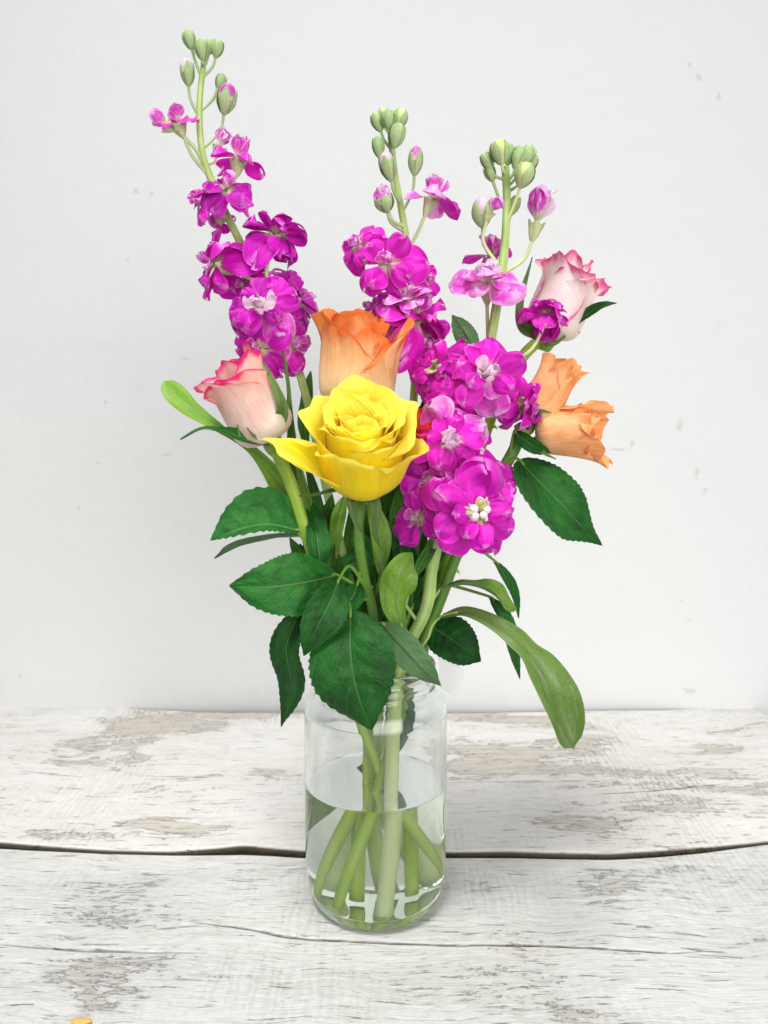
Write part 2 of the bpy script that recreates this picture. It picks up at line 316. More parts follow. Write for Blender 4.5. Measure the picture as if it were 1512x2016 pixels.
def curve_px(pts, off=0.0):
    P = [ground(x, y) for x, y in pts]; xs = [p.x for p in P]; ys = [p.y + off for p in P]
    return lambda X: np.interp(X, xs, ys)
def smooth1(a, k):
    ker = np.hanning(2 * k + 3)[1:-1]; ker /= ker.sum(); return np.convolve(np.pad(a, k, 'edge'), ker, 'valid')
def plank(name, xs, keys, rows, cracks, blobs, mat, parent, seed):
    """keys: curves y(x) from front to back; rows between them; cracks: {key index: (x0, x1, half width, depth) list}"""
    rng = np.random.default_rng(seed); nx = len(xs); Y = []
    K = [smooth1(k(xs), 3) for k in keys]
    keyrow = [0]
    for a in range(len(K) - 1):
        n = rows[a]
        s = np.linspace(0, 1, n + 1)[:-1] if a < len(K) - 2 else np.linspace(0, 1, n + 1)
        s = 0.5 - 0.5 * np.cos(np.pi * s) if False else s
        for q in s: Y.append(K[a] * (1 - q) + K[a + 1] * q)
        keyrow.append(keyrow[-1] + n)
    Y = np.array(Y); ny = len(Y)
    X = np.broadcast_to(xs, Y.shape).copy()
    Z = np.zeros_like(Y)
    for _ in range(26):
        fx, fy = rng.uniform(4, 26), rng.uniform(10, 90); ph = rng.uniform(0, 6.28, 2)
        Z += 0.0011 / (1 + fy * 0.09) * np.sin(fx * X + ph[0] + 2 * np.sin(3 * X + ph[1])) * np.sin(fy * Y + ph[1])
    raw_shade = np.zeros_like(Y)
    for ki, lst in cracks.items():
        jit = smooth1(rng.normal(0, 1, nx), 2) * 0.0003
        for xa, xb, wd, dp in lst:
            f = sstep(xa, xa + 0.06, xs) * (1 - sstep(xb - 0.06, xb, xs)) * np.clip(0.5 + 0.9 * smooth1(rng.random(nx), 2), 0, 1.1)
            g = np.exp(-((Y - K[ki] - jit) / (wd * 0.001 * (0.35 + 0.65 * f))) ** 2) * f
            Z -= dp * g; raw_shade = np.maximum(raw_shade, np.clip(g * 4.0 - .35, 0, 1) * min(1, 0.55 + dp / .008))  # crack walls get the painted shade as well
    # eased edges
    ef = Y - Y[0]; eb = Y[-1] - Y; ex = np.minimum(X - xs[0], xs[-1] - X)
    rr = 0.0035
    for e, q in ((ef, rr), (eb, 0.0018), (ex, rr)):
        k = np.clip(e / q, 0, 1); Z -= q * (1 - np.sqrt(np.clip(1 - (1 - k) ** 2, 0, 1)))
    bare = np.zeros_like(Y)
    W1 = np.array([mnoise.fractal((x * 14, y * 55, seed), 0.9, 2.1, 5) for x, y in zip(X.ravel(), Y.ravel())]).reshape(X.shape)
    W2 = np.array([mnoise.fractal((x * 22 + 9, y * 40, seed + 4), 0.9, 2.1, 4) for x, y in zip(X.ravel(), Y.ravel())]).reshape(X.shape)
    Xw, Yw = X + 0.035 * W2, Y + 0.014 * W1
    for px, py, sx, sy, amp in blobs:
        p = ground(px, py); ax = ground(px + sx, py).x - p.x; ay = ground(px, py - sy).y - p.y
        bare += amp * 1.15 * np.exp(-(((Xw - p.x) / ax) ** 2 + ((Yw - p.y) / ay) ** 2) * 1.0)
    P = np.stack([X, Y, Z], -1)
    b = MB(); b.grid(P)
    lo = P.copy(); TH = 0.036
    ring = [(0, j) for j in range(nx)] + [(i, nx - 1) for i in range(1, ny)] + [(ny - 1, j) for j in range(nx - 2, -1, -1)] + [(i, 0) for i in range(ny - 2, 0, -1)]
    rim = np.array([P[i, j] for i, j in ring]); down = rim.copy(); down[:, 2] = -TH
    b.grid(np.stack([down, rim]), closed=True); 
    o = b.n; b.f.append(tuple(o - 2 * len(ring) + k for k in range(len(ring)))[::-1]); b.m.append(0)
    me = b.mesh(name, [mat]); A = me.attributes.new('bare', 'FLOAT', 'POINT')
    vals = np.zeros(len(me.vertices)); vals[:bare.size] = bare.ravel(); A.data.foreach_set('value', vals)
    A = me.attributes.new('raw_shade', 'FLOAT', 'POINT'); raw_shade = np.maximum(raw_shade, np.maximum(1 - sstep(0.0004, 0.0017, ef), 0.8 * (eb < 0.0011))); vals = np.ones(len(me.vertices)); vals[:raw_shade.size] = raw_shade.ravel(); A.data.foreach_set('value', vals)  # painted shade covers the sides and the front and back edges
    return mesh_obj(name, me, parent, None)

table = thing('plank_table', 'weathered whitewashed table top of two thick wavy planks', 'table', (0, 0.05, -0.036))
XL, XR = ground(-40, 1394).x, ground(1548, 1400).x
back_edge = curve_px([(-60, 1420), (-40, 1412), (-20, 1400), (0, 1393), (20, 1389), (120, 1388), (300, 1397), (450, 1402), (600, 1404), (880, 1402), (1110, 1400), (1300, 1398), (1460, 1390), (1485, 1394), (1512, 1406), (1535, 1418), (1560, 1440)])
gap_up = [(-200, 1656), (0, 1660), (60, 1664), (200, 1671), (340, 1675), (430, 1669), (480, 1664), (530, 1670), (600, 1676), (880, 1676), (1000, 1676), (1100, 1680), (1200, 1681), (1290, 1674), (1380, 1665), (1450, 1658), (1512, 1652), (1750, 1640)]
gap_lo = [(-200, 1663), (0, 1667), (60, 1672), (200, 1680), (340, 1683), (430, 1682), (480, 1681), (530, 1683), (600, 1687), (880, 1686), (1000, 1686), (1100, 1689), (1200, 1691), (1290, 1686), (1380, 1678), (1450, 1669), (1512, 1661), (1750, 1647)]
kA = curve_px([(-200, 1500), (30, 1515), (170, 1530), (260, 1526), (600, 1538), (880, 1539), (1190, 1536), (1300, 1520), (1512, 1500), (1700, 1490)])
kB = curve_px([(-200, 1560), (300, 1570), (800, 1578), (1140, 1565), (1290, 1555), (1430, 1543), (1512, 1530), (1700, 1520)])
xsb = np.linspace(XL, XR, 340)
gx = lambda px, py: ground(px, py).x
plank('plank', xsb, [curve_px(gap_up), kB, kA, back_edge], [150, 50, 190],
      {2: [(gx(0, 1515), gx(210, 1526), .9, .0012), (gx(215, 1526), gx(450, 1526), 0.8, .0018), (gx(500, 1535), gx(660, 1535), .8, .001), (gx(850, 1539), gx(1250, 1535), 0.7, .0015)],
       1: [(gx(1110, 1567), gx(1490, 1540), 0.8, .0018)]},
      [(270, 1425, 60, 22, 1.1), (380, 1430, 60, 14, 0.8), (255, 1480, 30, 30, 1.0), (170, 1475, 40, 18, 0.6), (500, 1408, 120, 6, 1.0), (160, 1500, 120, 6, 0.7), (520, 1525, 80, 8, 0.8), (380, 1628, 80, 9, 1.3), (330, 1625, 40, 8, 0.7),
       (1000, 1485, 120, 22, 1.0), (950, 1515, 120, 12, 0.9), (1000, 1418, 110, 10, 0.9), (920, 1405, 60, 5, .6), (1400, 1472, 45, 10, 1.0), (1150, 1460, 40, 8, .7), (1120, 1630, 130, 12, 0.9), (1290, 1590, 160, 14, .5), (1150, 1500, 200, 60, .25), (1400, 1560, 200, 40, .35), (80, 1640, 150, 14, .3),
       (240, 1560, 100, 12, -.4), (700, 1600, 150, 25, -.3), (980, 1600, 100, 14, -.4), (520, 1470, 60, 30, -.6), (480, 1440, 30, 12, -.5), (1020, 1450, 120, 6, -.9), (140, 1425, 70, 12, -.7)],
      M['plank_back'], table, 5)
front_edge = lambda X: np.full_like(X, -0.175) + 0.003 * np.sin(X * 9)
kC = curve_px([(-300, 1790), (0, 1800), (380, 1815), (480, 1828), (550, 1842), (620, 1852), (800, 1858), (860, 1860), (1080, 1858), (1240, 1868), (1320, 1874), (1400, 1870), (1512, 1866), (1800, 1860)])
kD = curve_px([(-300, 1850), (0, 1857), (120, 1867), (230, 1872), (350, 1874), (500, 1880), (760, 1898), (900, 1904), (1200, 1905), (1512, 1900), (1800, 1900)])
xsf = np.linspace(XL - 0.02, XR + 0.02, 340)
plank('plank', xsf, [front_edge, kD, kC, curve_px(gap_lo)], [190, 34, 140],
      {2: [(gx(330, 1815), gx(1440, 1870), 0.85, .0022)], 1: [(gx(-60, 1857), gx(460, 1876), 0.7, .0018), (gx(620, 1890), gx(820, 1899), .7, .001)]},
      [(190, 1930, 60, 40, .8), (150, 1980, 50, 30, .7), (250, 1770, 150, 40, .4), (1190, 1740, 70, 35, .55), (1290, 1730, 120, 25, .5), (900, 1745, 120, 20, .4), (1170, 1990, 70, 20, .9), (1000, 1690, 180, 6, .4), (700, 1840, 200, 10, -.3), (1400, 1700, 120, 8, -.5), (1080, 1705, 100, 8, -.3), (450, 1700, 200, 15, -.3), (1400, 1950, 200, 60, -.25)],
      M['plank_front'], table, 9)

# ---------------------------------------------------------------- jar and water
def glass_mat(name, ior, col, rough=0.0, haze=0.0):
    t = NT(name); g = t.n('ShaderNodeBsdfGlass'); g.inputs['IOR'].default_value = ior; g.inputs['Color'].default_value = (*col, 1); g.inputs['Roughness'].default_value = rough
    sh = g.outputs[0]
    if haze:                       # patchy milky white mixed into the glass
        d = t.n('ShaderNodeBsdfTranslucent'); d.inputs[0].default_value = (0.9, 0.92, 0.9, 1); m = t.n('ShaderNodeMixShader')
        d2 = t.n('ShaderNodeBsdfDiffuse'); d2.inputs[0].default_value = (0.9, 0.92, 0.9, 1); m2 = t.n('ShaderNodeMixShader'); t.l(d.outputs[0], m2.inputs[1]); t.l(d2.outputs[0], m2.inputs[2])
        o = t.obj(); t.l(t.rng(t.noise(t.scaled(o, (1, 1, 0.45)), 55.0, 4, 0.6), 0.35, 0.75, haze * 0.3, haze * 2.2), m.inputs[0]); t.l(sh, m.inputs[1]); t.l(m2.outputs[0], m.inputs[2]); sh = m.outputs[0]
    t.l(sh, t.out.inputs[0]); return t.mat
M['glass'] = glass_mat('clear_glass', 1.5, (0.985, 0.995, 0.99), haze=0.065)
M['water_in_glass'] = glass_mat('water_against_glass', 1.333 / 1.5, (0.94, 0.98, 0.935))
M['water_top'] = glass_mat('water_surface', 1.333, (0.99, 1.0, 0.99))
JH = 0.147; WZ = 0.074; DJ = 0.004
outer = [(0.0, 0.0035), (0.022, 0.003), (0.030, 0.0012), (0.0338, 0.0), (0.0365, 0.0014), (0.0390, 0.005), (0.0408, 0.011), (0.0419, 0.020), (0.0425, 0.032), (0.0426, 0.050), (0.0426, 0.085), (0.0426, 0.112), (0.0424, 0.118), (0.0415, 0.1230), (0.0396, 0.1272), (0.0373, 0.1302), (0.0357, 0.1325), (0.0352, 0.1345), (0.0352, 0.1425), (0.0356, 0.1440), (0.0356, 0.1458), (0.0350, 0.1468), (0.0340, 0.1470)]
inner = [(0.0330, 0.1466), (0.0324, 0.1452), (0.0324, 0.134), (0.0330, 0.1305), (0.0355, 0.1272), (0.0380, 0.1235), (0.0394, 0.1190), (0.0399, 0.113), (0.0400, 0.085), (0.0400, WZ)]
wet = [(0.0400, WZ), (0.0400, 0.050), (0.0398, 0.032), (0.0390, 0.0205), (0.0374, 0.0125), (0.0345, 0.0080), (0.0295, 0.0062), (0.020, 0.0068), (0.010, 0.0074), (0.0, 0.0076)]
NS = 128; TH = np.linspace(0, 2 * math.pi, NS, endpoint=False)
def dense(prof, n):
    return spline([(r, z, 0) for r, z in prof], n)[:, :2]
def lathe(b, prof, mat=0, flip=False, thread=False):
    rows = []
    for r, z in prof:
        rr = np.full(NS, r); 
        if thread and r > 0.034 and 0.1325 < z < 0.1445:
            for ph in (0, 1):
                zc = 0.1362 + 0.0052 * (((TH / (2 * math.pi)) + 0.5 * ph) % 1.0)
                rr = rr + 0.0017 * np.exp(-((z - zc) / 0.0009) ** 2) * sstep(0, 0.05, ((TH / (2 * math.pi)) + 0.5 * ph) % 1.0) * (1 - sstep(0.93, 1.0, ((TH / (2 * math.pi)) + 0.5 * ph) % 1.0))
        # slight unevenness of moulded glass
        if 0.003 < z < 0.129: rr = rr * (1 + 0.002 * np.sin(2 * TH + 40 * z) + 0.0012 * np.sin(5 * TH - 90 * z))
        rows.append(np.stack([np.maximum(rr, 1e-5) * np.cos(TH), np.maximum(rr, 1e-5) * np.sin(TH), np.full(NS, z)], -1))
    b.grid(np.array(rows), closed=True, mat=mat, flip=flip)
JARP = Vector((0, 0, 0.0012))
jar = thing('glass_jar', 'clear glass screw-top jar half full of water, holding the bouquet', 'jar', JARP)
b = MB(); od = dense(outer, 150); lathe(b, od, thread=True); lathe(b, dense(inner, 60))
b.v = [v + np.array(tuple(JARP)) for v in b.v]; b.build('jar_wall', [M['glass']], jar, JARP)
b = MB(); wd = dense(wet, 60); lathe(b, wd, 0)
rr = np.linspace(1, 0, 24)
men = [(0.0400 * q, WZ - 0.0012 * (1 - math.exp(-(1 - q) * 0.04 / 0.0012)) ) for q in rr]
lathe(b, men, 1, flip=True)
b.v = [v + np.array(tuple(JARP)) for v in b.v]
water = b.build('water', [M['water_in_glass'], M['water_top']], None, JARP)
tag(water, 'clear water filling the lower half of the glass jar', 'water')

# ---------------------------------------------------------------- builders for stems, leaves, petals
def stem_part(parent, ctrl, r0, r1, mats, name='stem', n=90, seed=0, wob=0.05, thorns=0):
    """ctrl: world points from cut end to head"""
    rng = np.random.default_rng(seed)
    P = spline(ctrl, n); rad = np.linspace(r0, r1, n) * (1 + wob * smooth1(rng.normal(0, 1.2, n), 3))
    b = MB(); b.tube(P, rad, 14)
    T = np.gradient(P, axis=0)
    for k in range(thorns):
        i = int(rng.uniform(0.05, 0.75) * n); a = rng.uniform(0, 6.28); t = T[i] / np.linalg.norm(T[i])
        s = np.cross(t, (math.cos(a), math.sin(a), 0.2)); s /= np.linalg.norm(s)
        h = rng.uniform(0.0025, 0.0045)
        b.tube([P[i] + s * rad[i] * 0.7, P[i] + s * (rad[i] + h * 0.5) - t * h * 0.15, P[i] + s * (rad[i] + h) - t * h * 0.5], [0.0016, 0.0008, 0.0001], 6)
    o = b.build(name, mats if isinstance(mats, list) else [mats], parent, Vector(P[0]))
    return o, P

def leaf(parent, ctrl, width, normal, kind='rose', fold=0.25, teeth=None, prof=None, curl=0.0, wave=0.0, seed=0, petiole=None, twist=0.0, wl=1.0, wr=1.0, name='leaf', label=None, mats=None, droop=0.0):
    """blade along ctrl (base to tip, world); width = half width in metres; normal = which way its upper face looks"""
    rng = np.random.default_rng(seed); nu, nh = (96, 9) if kind == 'rose' else (60, 8)
    P = spline(ctrl, nu); T = np.gradient(P, axis=0); T /= np.linalg.norm(T, axis=1)[:, None]
    N0 = np.array(tuple(normal)); u = np.linspace(0, 1, nu)
    if prof is None:
        prof = (lambda u: np.sin(np.pi * u ** 0.82) ** 0.75 * (1 - 0.25 * sstep(.8, 1, u))) if kind == 'rose' else (lambda u: np.sin(np.pi * u ** 1.25) ** 0.8 * 0.9 + 0.12 * (1 - u))
    W = width * np.clip(prof(u), 0.0, None); W[-1] = 0.0002; W[0] = max(W[0], 0.0006)
    tn = teeth if teeth is not None else (17 if kind == 'rose' else 0)
    vs_ = np.concatenate([-np.linspace(1, 0, nh), np.linspace(0, 1, nh)[1:]]); nv = len(vs_)
    ph = rng.uniform(0, 6.28, 4)
    saw = np.zeros(nu)
    if tn:
        q = (u * tn + 0.4 * np.sin(u * 9 + ph[3])) % 1.0; saw = np.where(q < 0.72, q / 0.72, (1 - q) / 0.28) - 0.5
    top = np.zeros((nu, nv, 3))
    for i in range(nu):
        n = N0 - T[i] * N0.dot(T[i]); n /= np.linalg.norm(n); s = np.cross(T[i], n)
        a = twist * (u[i] - 0.5)
        n, s = n * math.cos(a) + s * math.sin(a), s * math.cos(a) - n * math.sin(a)
        for j, v in enumerate(vs_):
            ww = W[i] * (wl if v < 0 else wr)
            if tn: ww += (0.055 * width * saw[i]) * abs(v) ** 6 * min(1, W[i] / width * 2.2)
            d = abs(v) * ww; f = fold + 0.12 * math.sin(3 * u[i] * 2 + ph[0])
            z = math.sin(f) * d - curl * (abs(v) ** 2) * ww + wave * ww * abs(v) ** 1.5 * math.sin(9 * u[i] + ph[1] + (2.0 if v > 0 else 0)) - droop * ww * abs(v) ** 3
            z += 0.035 * ww * math.sin(u[i] * 44 - abs(v) * 9) * min(abs(v) * 4, 1) * (1 - abs(v))
            z -= 0.0005 * math.exp(-(v / 0.06) ** 2)
            off = s * (math.cos(f) * v * ww) + n * z - T[i] * (0.06 * d if kind == 'rose' else 0)
            top[i, j] = P[i] + off
    # real thickness: lower sheet
    du = np.gradient(top, axis=0); dv = np.gradient(top, axis=1); nn = np.cross(du, dv); nn /= np.linalg.norm(nn, axis=2)[:, :, None] + 1e-12
    if nn.mean((0, 1)).dot(N0) < 0: nn = -nn
    low = top - nn * 0.00035
    low[:, 0] = top[:, 0]; low[:, -1] = top[:, -1]; low[0] = top[0]; low[-1] = top[-1]
    uu, vv = np.meshgrid(u, (vs_ + 1) / 2, indexing='ij'); uv = np.stack([vv, uu], -1)
    b = MB(); b.grid(top, uv=uv, mat=0, flip=False); b.grid(low, uv=uv, mat=1, flip=True)
    mm = mats or ([M['leaf'], M['leaf_under'], M['petiole']] if kind == 'rose' else [M['sleaf'], M['sleaf_under'], M['stock_petiole']])
    if petiole:
        pc = spline([*petiole, P[0], P[min(6, nu - 1)]], 16); b.tube(pc, np.linspace(0.0011, 0.0007, 16), 8, mat=2)
    # midrib on the underside
    mr = P - np.array([(N0 - T[i] * N0.dot(T[i])) / np.linalg.norm(N0 - T[i] * N0.dot(T[i])) for i in range(nu)]) * 0.0007
    b.tube(mr[: int(nu * 0.92)], np.linspace(0.0008, 0.0002, int(nu * 0.92)), 6, mat=1)
    o = b.build(name, mm, parent, Vector(P[0]))
    if label: o['label'] = label
    return o

# stock petals: a handful of shared shapes
def petal_mesh(name, mat, bend, cup, ruffle, wid, seed, notch=0.0, point=0.0, nu=17, nv=15):
    rng = np.random.default_rng(seed); u = 1 - (1 - np.linspace(0, 1, nu)) ** 1.5; v = np.linspace(-1, 1, nv)
    U, V = np.meshgrid(u, v, indexing='ij'); ph = rng.uniform(0, 6.28, 5)
    tip = np.sqrt(np.clip(1 - np.clip((U - 0.60) / 0.40, 0, 1) ** 2.3, 0, 1))
    w = wid * (0.15 + 0.85 * sstep(0.0, 0.60, U)) * np.maximum(tip, 0.02)
    s = U * (1 - notch * np.exp(-(V / 0.3) ** 2) * U ** 6) * (1 + 0.05 * np.sin(3.2 * V + ph[0]) * U ** 2)
    w = w * (1 + 0.07 * np.sin(9 * U + ph[1]) * U + 0.06 * np.sign(V) * np.sin(5 * U + ph[4]))
    a = bend * s ** 1.3 + 0.18 * np.sin(3 * s + ph[2])
    ds = np.gradient(s, axis=0); y = np.cumsum(np.cos(a) * ds, axis=0) - np.cos(a[0]) * ds[0]; z = np.cumsum(np.sin(a) * ds, axis=0) - np.sin(a[0]) * ds[0]
    x = V * w * np.cos(cup * np.abs(V) * 0.8)
    z = z + cup * w * np.abs(V) ** 2 * 0.6 * sstep(0, 0.5, U)
    z = z + ruffle * (np.sin(3.2 * V + ph[3] + 3 * U) * 0.9 + np.sin(7 * V + ph[4] - 4 * U) * 0.45 + np.sin(13 * V + ph[1]) * 0.30 * U ** 2) * U ** 1.8 - 0.05 * np.exp(-(V / 0.12) ** 2) * sstep(.1, .5, U) * (1 - sstep(.7, 1, U))
    b = MB(); b.grid(np.stack([x, y, z], -1), uv=np.stack([(V + 1) / 2, U], -1)); return b.mesh(name, [mat])
PV = {}
def petals_of(mk, bend_k):
    key = (mk, bend_k)
    if key not in PV:
        bend, cup = {'flat': (-0.6, -0.32), 'reflex': (-1.1, -0.2), 'cup': (0.75, 0.5), 'curl': (1.5, 0.9)}[bend_k]
        PV[key] = [petal_mesh('petal', M[mk], bend * (0.75 + 0.1 * k), cup * (1 + 0.15 * (k % 3 - 1)), 0.11 + 0.035 * (k % 3), 0.38 + 0.06 * (k % 3), 40 + k, notch=0.08 * (k % 2), point=0.6 * (k % 3 == 0)) for k in range(9)]
    return PV[key]

def frame(axis, spin=0.0):
    A = Vector(axis).normalized(); ref = Vector((0, 0, 1)) if abs(A.z) < 0.95 else Vector((0, 1, 0))
    X = ref.cross(A).normalized(); Y = A.cross(X)
    m = Matrix((X, Y, A)).transposed().to_4x4(); return m @ Matrix.Rotation(spin, 4, 'Z')

def green_calyx(b, base, axis, h, r, ped, pr=0.0009, flare=1.0):
    F = frame(axis); ang = np.linspace(0, 2 * math.pi, 16, endpoint=False); rows = []
    for q in np.linspace(0, 1, 9):
        rad = r * (0.35 + 0.65 * math.sin(min(1, q * 1.5) * math.pi / 2)) * (1 + 0.35 * flare * max(0, q - 0.6) / 0.4)
        lob = 1 + 0.13 * np.cos(4 * ang) + (0.1 * np.cos(8 * ang) * q)
        zz = h * q * np.ones(16) + (0.12 * h * np.cos(4 * ang) if q > 0.9 else 0)
        L = np.stack([rad * lob * np.cos(ang), rad * lob * np.sin(ang), zz, np.ones(16)], -1)
        rows.append((L @ np.array(F.to_3x3().to_4x4()).T)[:, :3] + np.array(tuple(base)))
    b.grid(np.array(rows), closed=True)
    if ped is not None:
        a = Vector(base); e = Vector(ped); mid = a - Vector(axis).normalized() * (a - e).length * 0.4
        b.tube(spline([e, (mid + e + a) / 3 * 0.5 + mid * 0.5, a + Vector(axis) * 0.001], 12), np.linspace(pr * 1.15, pr, 12), 8)

def floret(parent, px, py, Y, dia, facing, attach, style='double', seed=0):
    rng = random.Random(seed); c = at(px, py, Y); A = facing.normalized(); D = dia / ppm(Y, c.z); Rf = D / 2
    hc = min(0.0115, 0.30 * D)
    base = c - A * (hc + 0.0015)
    b = MB(); green_calyx(b, base, A, hc, 0.0027 + 0.02 * Rf, attach, 0.0010)
    body = rng.choice(('stock', 'stock_b', 'stock_c', 'stock', 'stock_c'))
    F = frame(A, rng.uniform(0, 6.28))
    o = b.build('floret', [M['calyx']], parent, c)
    rings = {
        'double': [(6, 1.0, -6, 'flat', 'stock', 0.0), (5, 0.86, 14, 'flat', 'stock', 0.0012), (4, 0.64, 34, 'flat', 'stock', 0.002), (4, 0.50, 42, 'cup', 'stock_white', 0.002), (3, 0.34, 60, 'curl', 'stock_white', 0.002)],
        'rich': [(7, 1.04, -12, 'flat', 'stock', 0.0), (6, 0.95, 6, 'flat', 'stock', 0.0012), (6, 0.80, 20, 'flat', 'stock', 0.0024), (6, 0.60, 30, 'flat', 'stock', 0.003), (7, 0.30, 46, 'flat', 'throat', 0.0040)],
        'open': [(5, 1.04, -2, 'flat', 'stock', 0.0), (4, 0.84, 26, 'flat', 'stock', 0.001), (3, 0.50, 50, 'cup', 'stock_light', 0.0015), (3, 0.34, 66, 'curl', 'stock_white', 0.0015)],
        'side': [(6, 1.04, -8, 'reflex', 'stock', 0.0), (5, 0.9, 18, 'flat', 'stock', 0.001), (5, 0.7, 42, 'flat', 'stock', 0.0015), (4, 0.5, 66, 'cup', 'stock_light', 0.002)],
        'young': [(4, 1.0, 18, 'flat', 'stock', 0.0), (4, 0.85, 48, 'cup', 'stock_light', 0.001), (3, 0.6, 70, 'cup', 'stock_light', 0.0015)],
        'pale': [(6, 1.0, 14, 'flat', 'stock_light', 0.0), (5, 0.8, 36, 'flat', 'stock_light', 0.001), (6, 0.62, 60, 'cup', 'stock_white', 0.0015), (3, 0.4, 78, 'curl', 'stock_white', 0.002)],
        'half': [(3, 0.95, 62, 'cup', 'stock_light', 0.0), (3, 0.9, 78, 'cup', 'stock_white', 0.0005)],
        'halfpink': [(4, 1.0, 55, 'cup', 'stock_light', 0.0), (3, 0.9, 80, 'cup', 'stock_light', 0.0005)],
    }[style]
    for n, ln, el, bk, mk, zo in rings:
        a0 = rng.uniform(0, 6.28)
        for k in range(n):
            az = a0 + 6.2832 * k / n + rng.uniform(-0.2, 0.2); e = R(el + rng.uniform(-18, 22)); L = Rf * ln * rng.uniform(0.78, 1.14) * (1.04 if e < 0.5 else 1.0)
            m = body if mk == 'stock' else mk
            if mk == 'stock' and rng.random() < 0.04: m = 'stock_light'
            me = rng.choice(petals_of(m, bk))
            Wm = Matrix.Translation(c) @ F @ Matrix.Rotation(az, 4, 'Z') @ Matrix.Translation((0, 0.0008, zo - 0.001)) @ Matrix.Rotation(e, 4, 'X') @ Matrix.Rotation(rng.uniform(-0.55, 0.55), 4, 'Y') @ Matrix.Diagonal((L * rng.uniform(0.82, 1.15), L, L * rng.uniform(0.6, 1.5), 1))
            mesh_obj('petal', me, o, Wm)
    if style == 'rich' and seed == 49:           # closed white heart of the double flower
        for k, (dx, dy, s) in enumerate(((0.0, 0.08, 1.0), (0.16, -0.02, 0.9), (-0.12, -0.14, 0.8), (-0.05, -0.30, 0.75))):
            b = MB(); ang = np.linspace(0, 2 * math.pi, 12, endpoint=False); rows = []
            for q in np.linspace(0, math.pi, 9):
                rows.append(np.stack([np.sin(q) * np.cos(ang), np.sin(q) * np.sin(ang), np.full(12, 1.15 * math.cos(q))], -1) * 0.0027 * s)
            b.grid(np.array(rows), closed=True, flip=True)
            Wm = Matrix.Translation(c + A * 0.0048) @ F @ Matrix.Translation((dx * 0.019, dy * 0.019, 0))
            mesh_obj('petal', b.mesh('petal', [M['heart']]), o, Wm)
    return o

def bud(parent, px, py, Y, ln, wd, facing, attach, tip=None, mk='bud', seed=0, tipk=0.5):
    rng = np.random.default_rng(seed); c = at(px, py, Y); k = ppm(Y, c.z); L = ln / k; Wd = wd / k / 2; A = facing.normalized()
    base = c - A * L * 0.5; F = frame(A, rng.uniform(0, 6.28)); b = MB()
    ang = np.linspace(0, 2 * math.pi, 20, endpoint=False); rows = []
    top = 1.0 if tip is None else 0.72
    for q in np.linspace(0, top, 13):
        rad = Wd * (0.28 + 0.72 * math.sin(min(1, q / 0.55) * math.pi / 2)) * (math.sqrt(max(0.0, 1 - max(0, (q - 0.55) / 0.47) ** 2.2)))
        lob = 1 - 0.16 * np.abs(np.sin(2 * ang)) ** 6
        rows.append(np.stack([rad * lob * np.cos(ang), rad * lob * np.sin(ang), np.full(20, q * L)], -1) @ np.array(F.to_3x3()).T + np.array(tuple(base)))
    b.grid(np.array(rows), closed=True, caps=True)
    if attach is not None:
        e = Vector(attach); mid = base - A * (base - e).length * 0.45
        b.tube(spline([e, (mid + e) / 2, mid * 0.7 + base * 0.3, base + A * 0.0008], 12), 0.00085, 8)
    o = b.build('bud', [M[mk]], parent, base)
    # four sepals hugging the bud
    for s in range(4):
        b = MB(); rows = []
        for q in np.linspace(0.05, 0.98, 9):
            rad = Wd * 1.07 * (0.3 + 0.7 * math.sin(min(1, q / 0.55) * math.pi / 2)) * math.sqrt(max(0.02, 1 - max(0, (q - 0.6) / 0.5) ** 2.2 * (0.9 if tip is None else 0.35)))
            hw = 0.55 * math.sin(math.pi * (0.18 + 0.8 * q)) + 0.05
            aa = s * math.pi / 2 + np.linspace(-hw, hw, 7)
            bulge = 1 + 0.05 * np.cos(np.linspace(-1.5, 1.5, 7))
            rows.append(np.stack([rad * bulge * np.cos(aa), rad * bulge * np.sin(aa), np.full(7, q * L * (0.98 if tip is None else 0.86))], -1) @ np.array(F.to_3x3()).T + np.array(tuple(base)))
        b.grid(np.array(rows)); b.build('sepal', [M['bud']], o, base)
    if tip:
        for s in range(3):
            b = MB(); rows = []
            for q in np.linspace(0, 1, 10):
                rad = Wd * 0.93 * math.sqrt(max(0.0, 1 - (max(0, q - 0.15) / 0.85) ** 2.4)) * (1 - 0.06 * s) + 0.00005
                aa = s * 2.094 + np.linspace(-1.3, 1.3, 9) + 0.5 * q
                zz = L * (0.45 + (0.30 + tipk * 0.5) * q) * np.ones(9)
                rows.append(np.stack([rad * np.cos(aa), rad * np.sin(aa), zz], -1) @ np.array(F.to_3x3()).T + np.array(tuple(base)))
            b.grid(np.array(rows)); b.build('petal', [M[tip]], o, base)
    return o
M['throat'] = petal_mat('stock_throat', (0.20, 0.16, 0.03), (0.50, 0.52, 0.18), (0.80, 0.72, 0.62), 0.5, 0.7, 1.0, 0.8)
t_ = NT('stock_heart'); M['heart'] = t_.finish((0.84, 0.74, 0.72), 0.45, 0.35, 0.15)

def proj(p):
    d = Vector(p) - CAM; f = Vector((0, math.cos(PITCH), -math.sin(PITCH))); up = Vector((0, math.sin(PITCH), math.cos(PITCH)))
    z = d.dot(f); return 756 + FPX * d.x / z, 1008 - FPX * d.dot(up) / z
def on_stem(P, py):
    k = min(range(len(P)), key=lambda i: abs(proj(P[i])[1] - py)); return Vector(P[k])
def px_path(L): return [at(*q) for q in L]
def lf(parent, pts, half, normal, **kw):
    P = px_path(pts); m = pts[len(pts) // 2]; return leaf(parent, P, half / ppm(m[2], P[len(pts) // 2].z), normal, **kw)

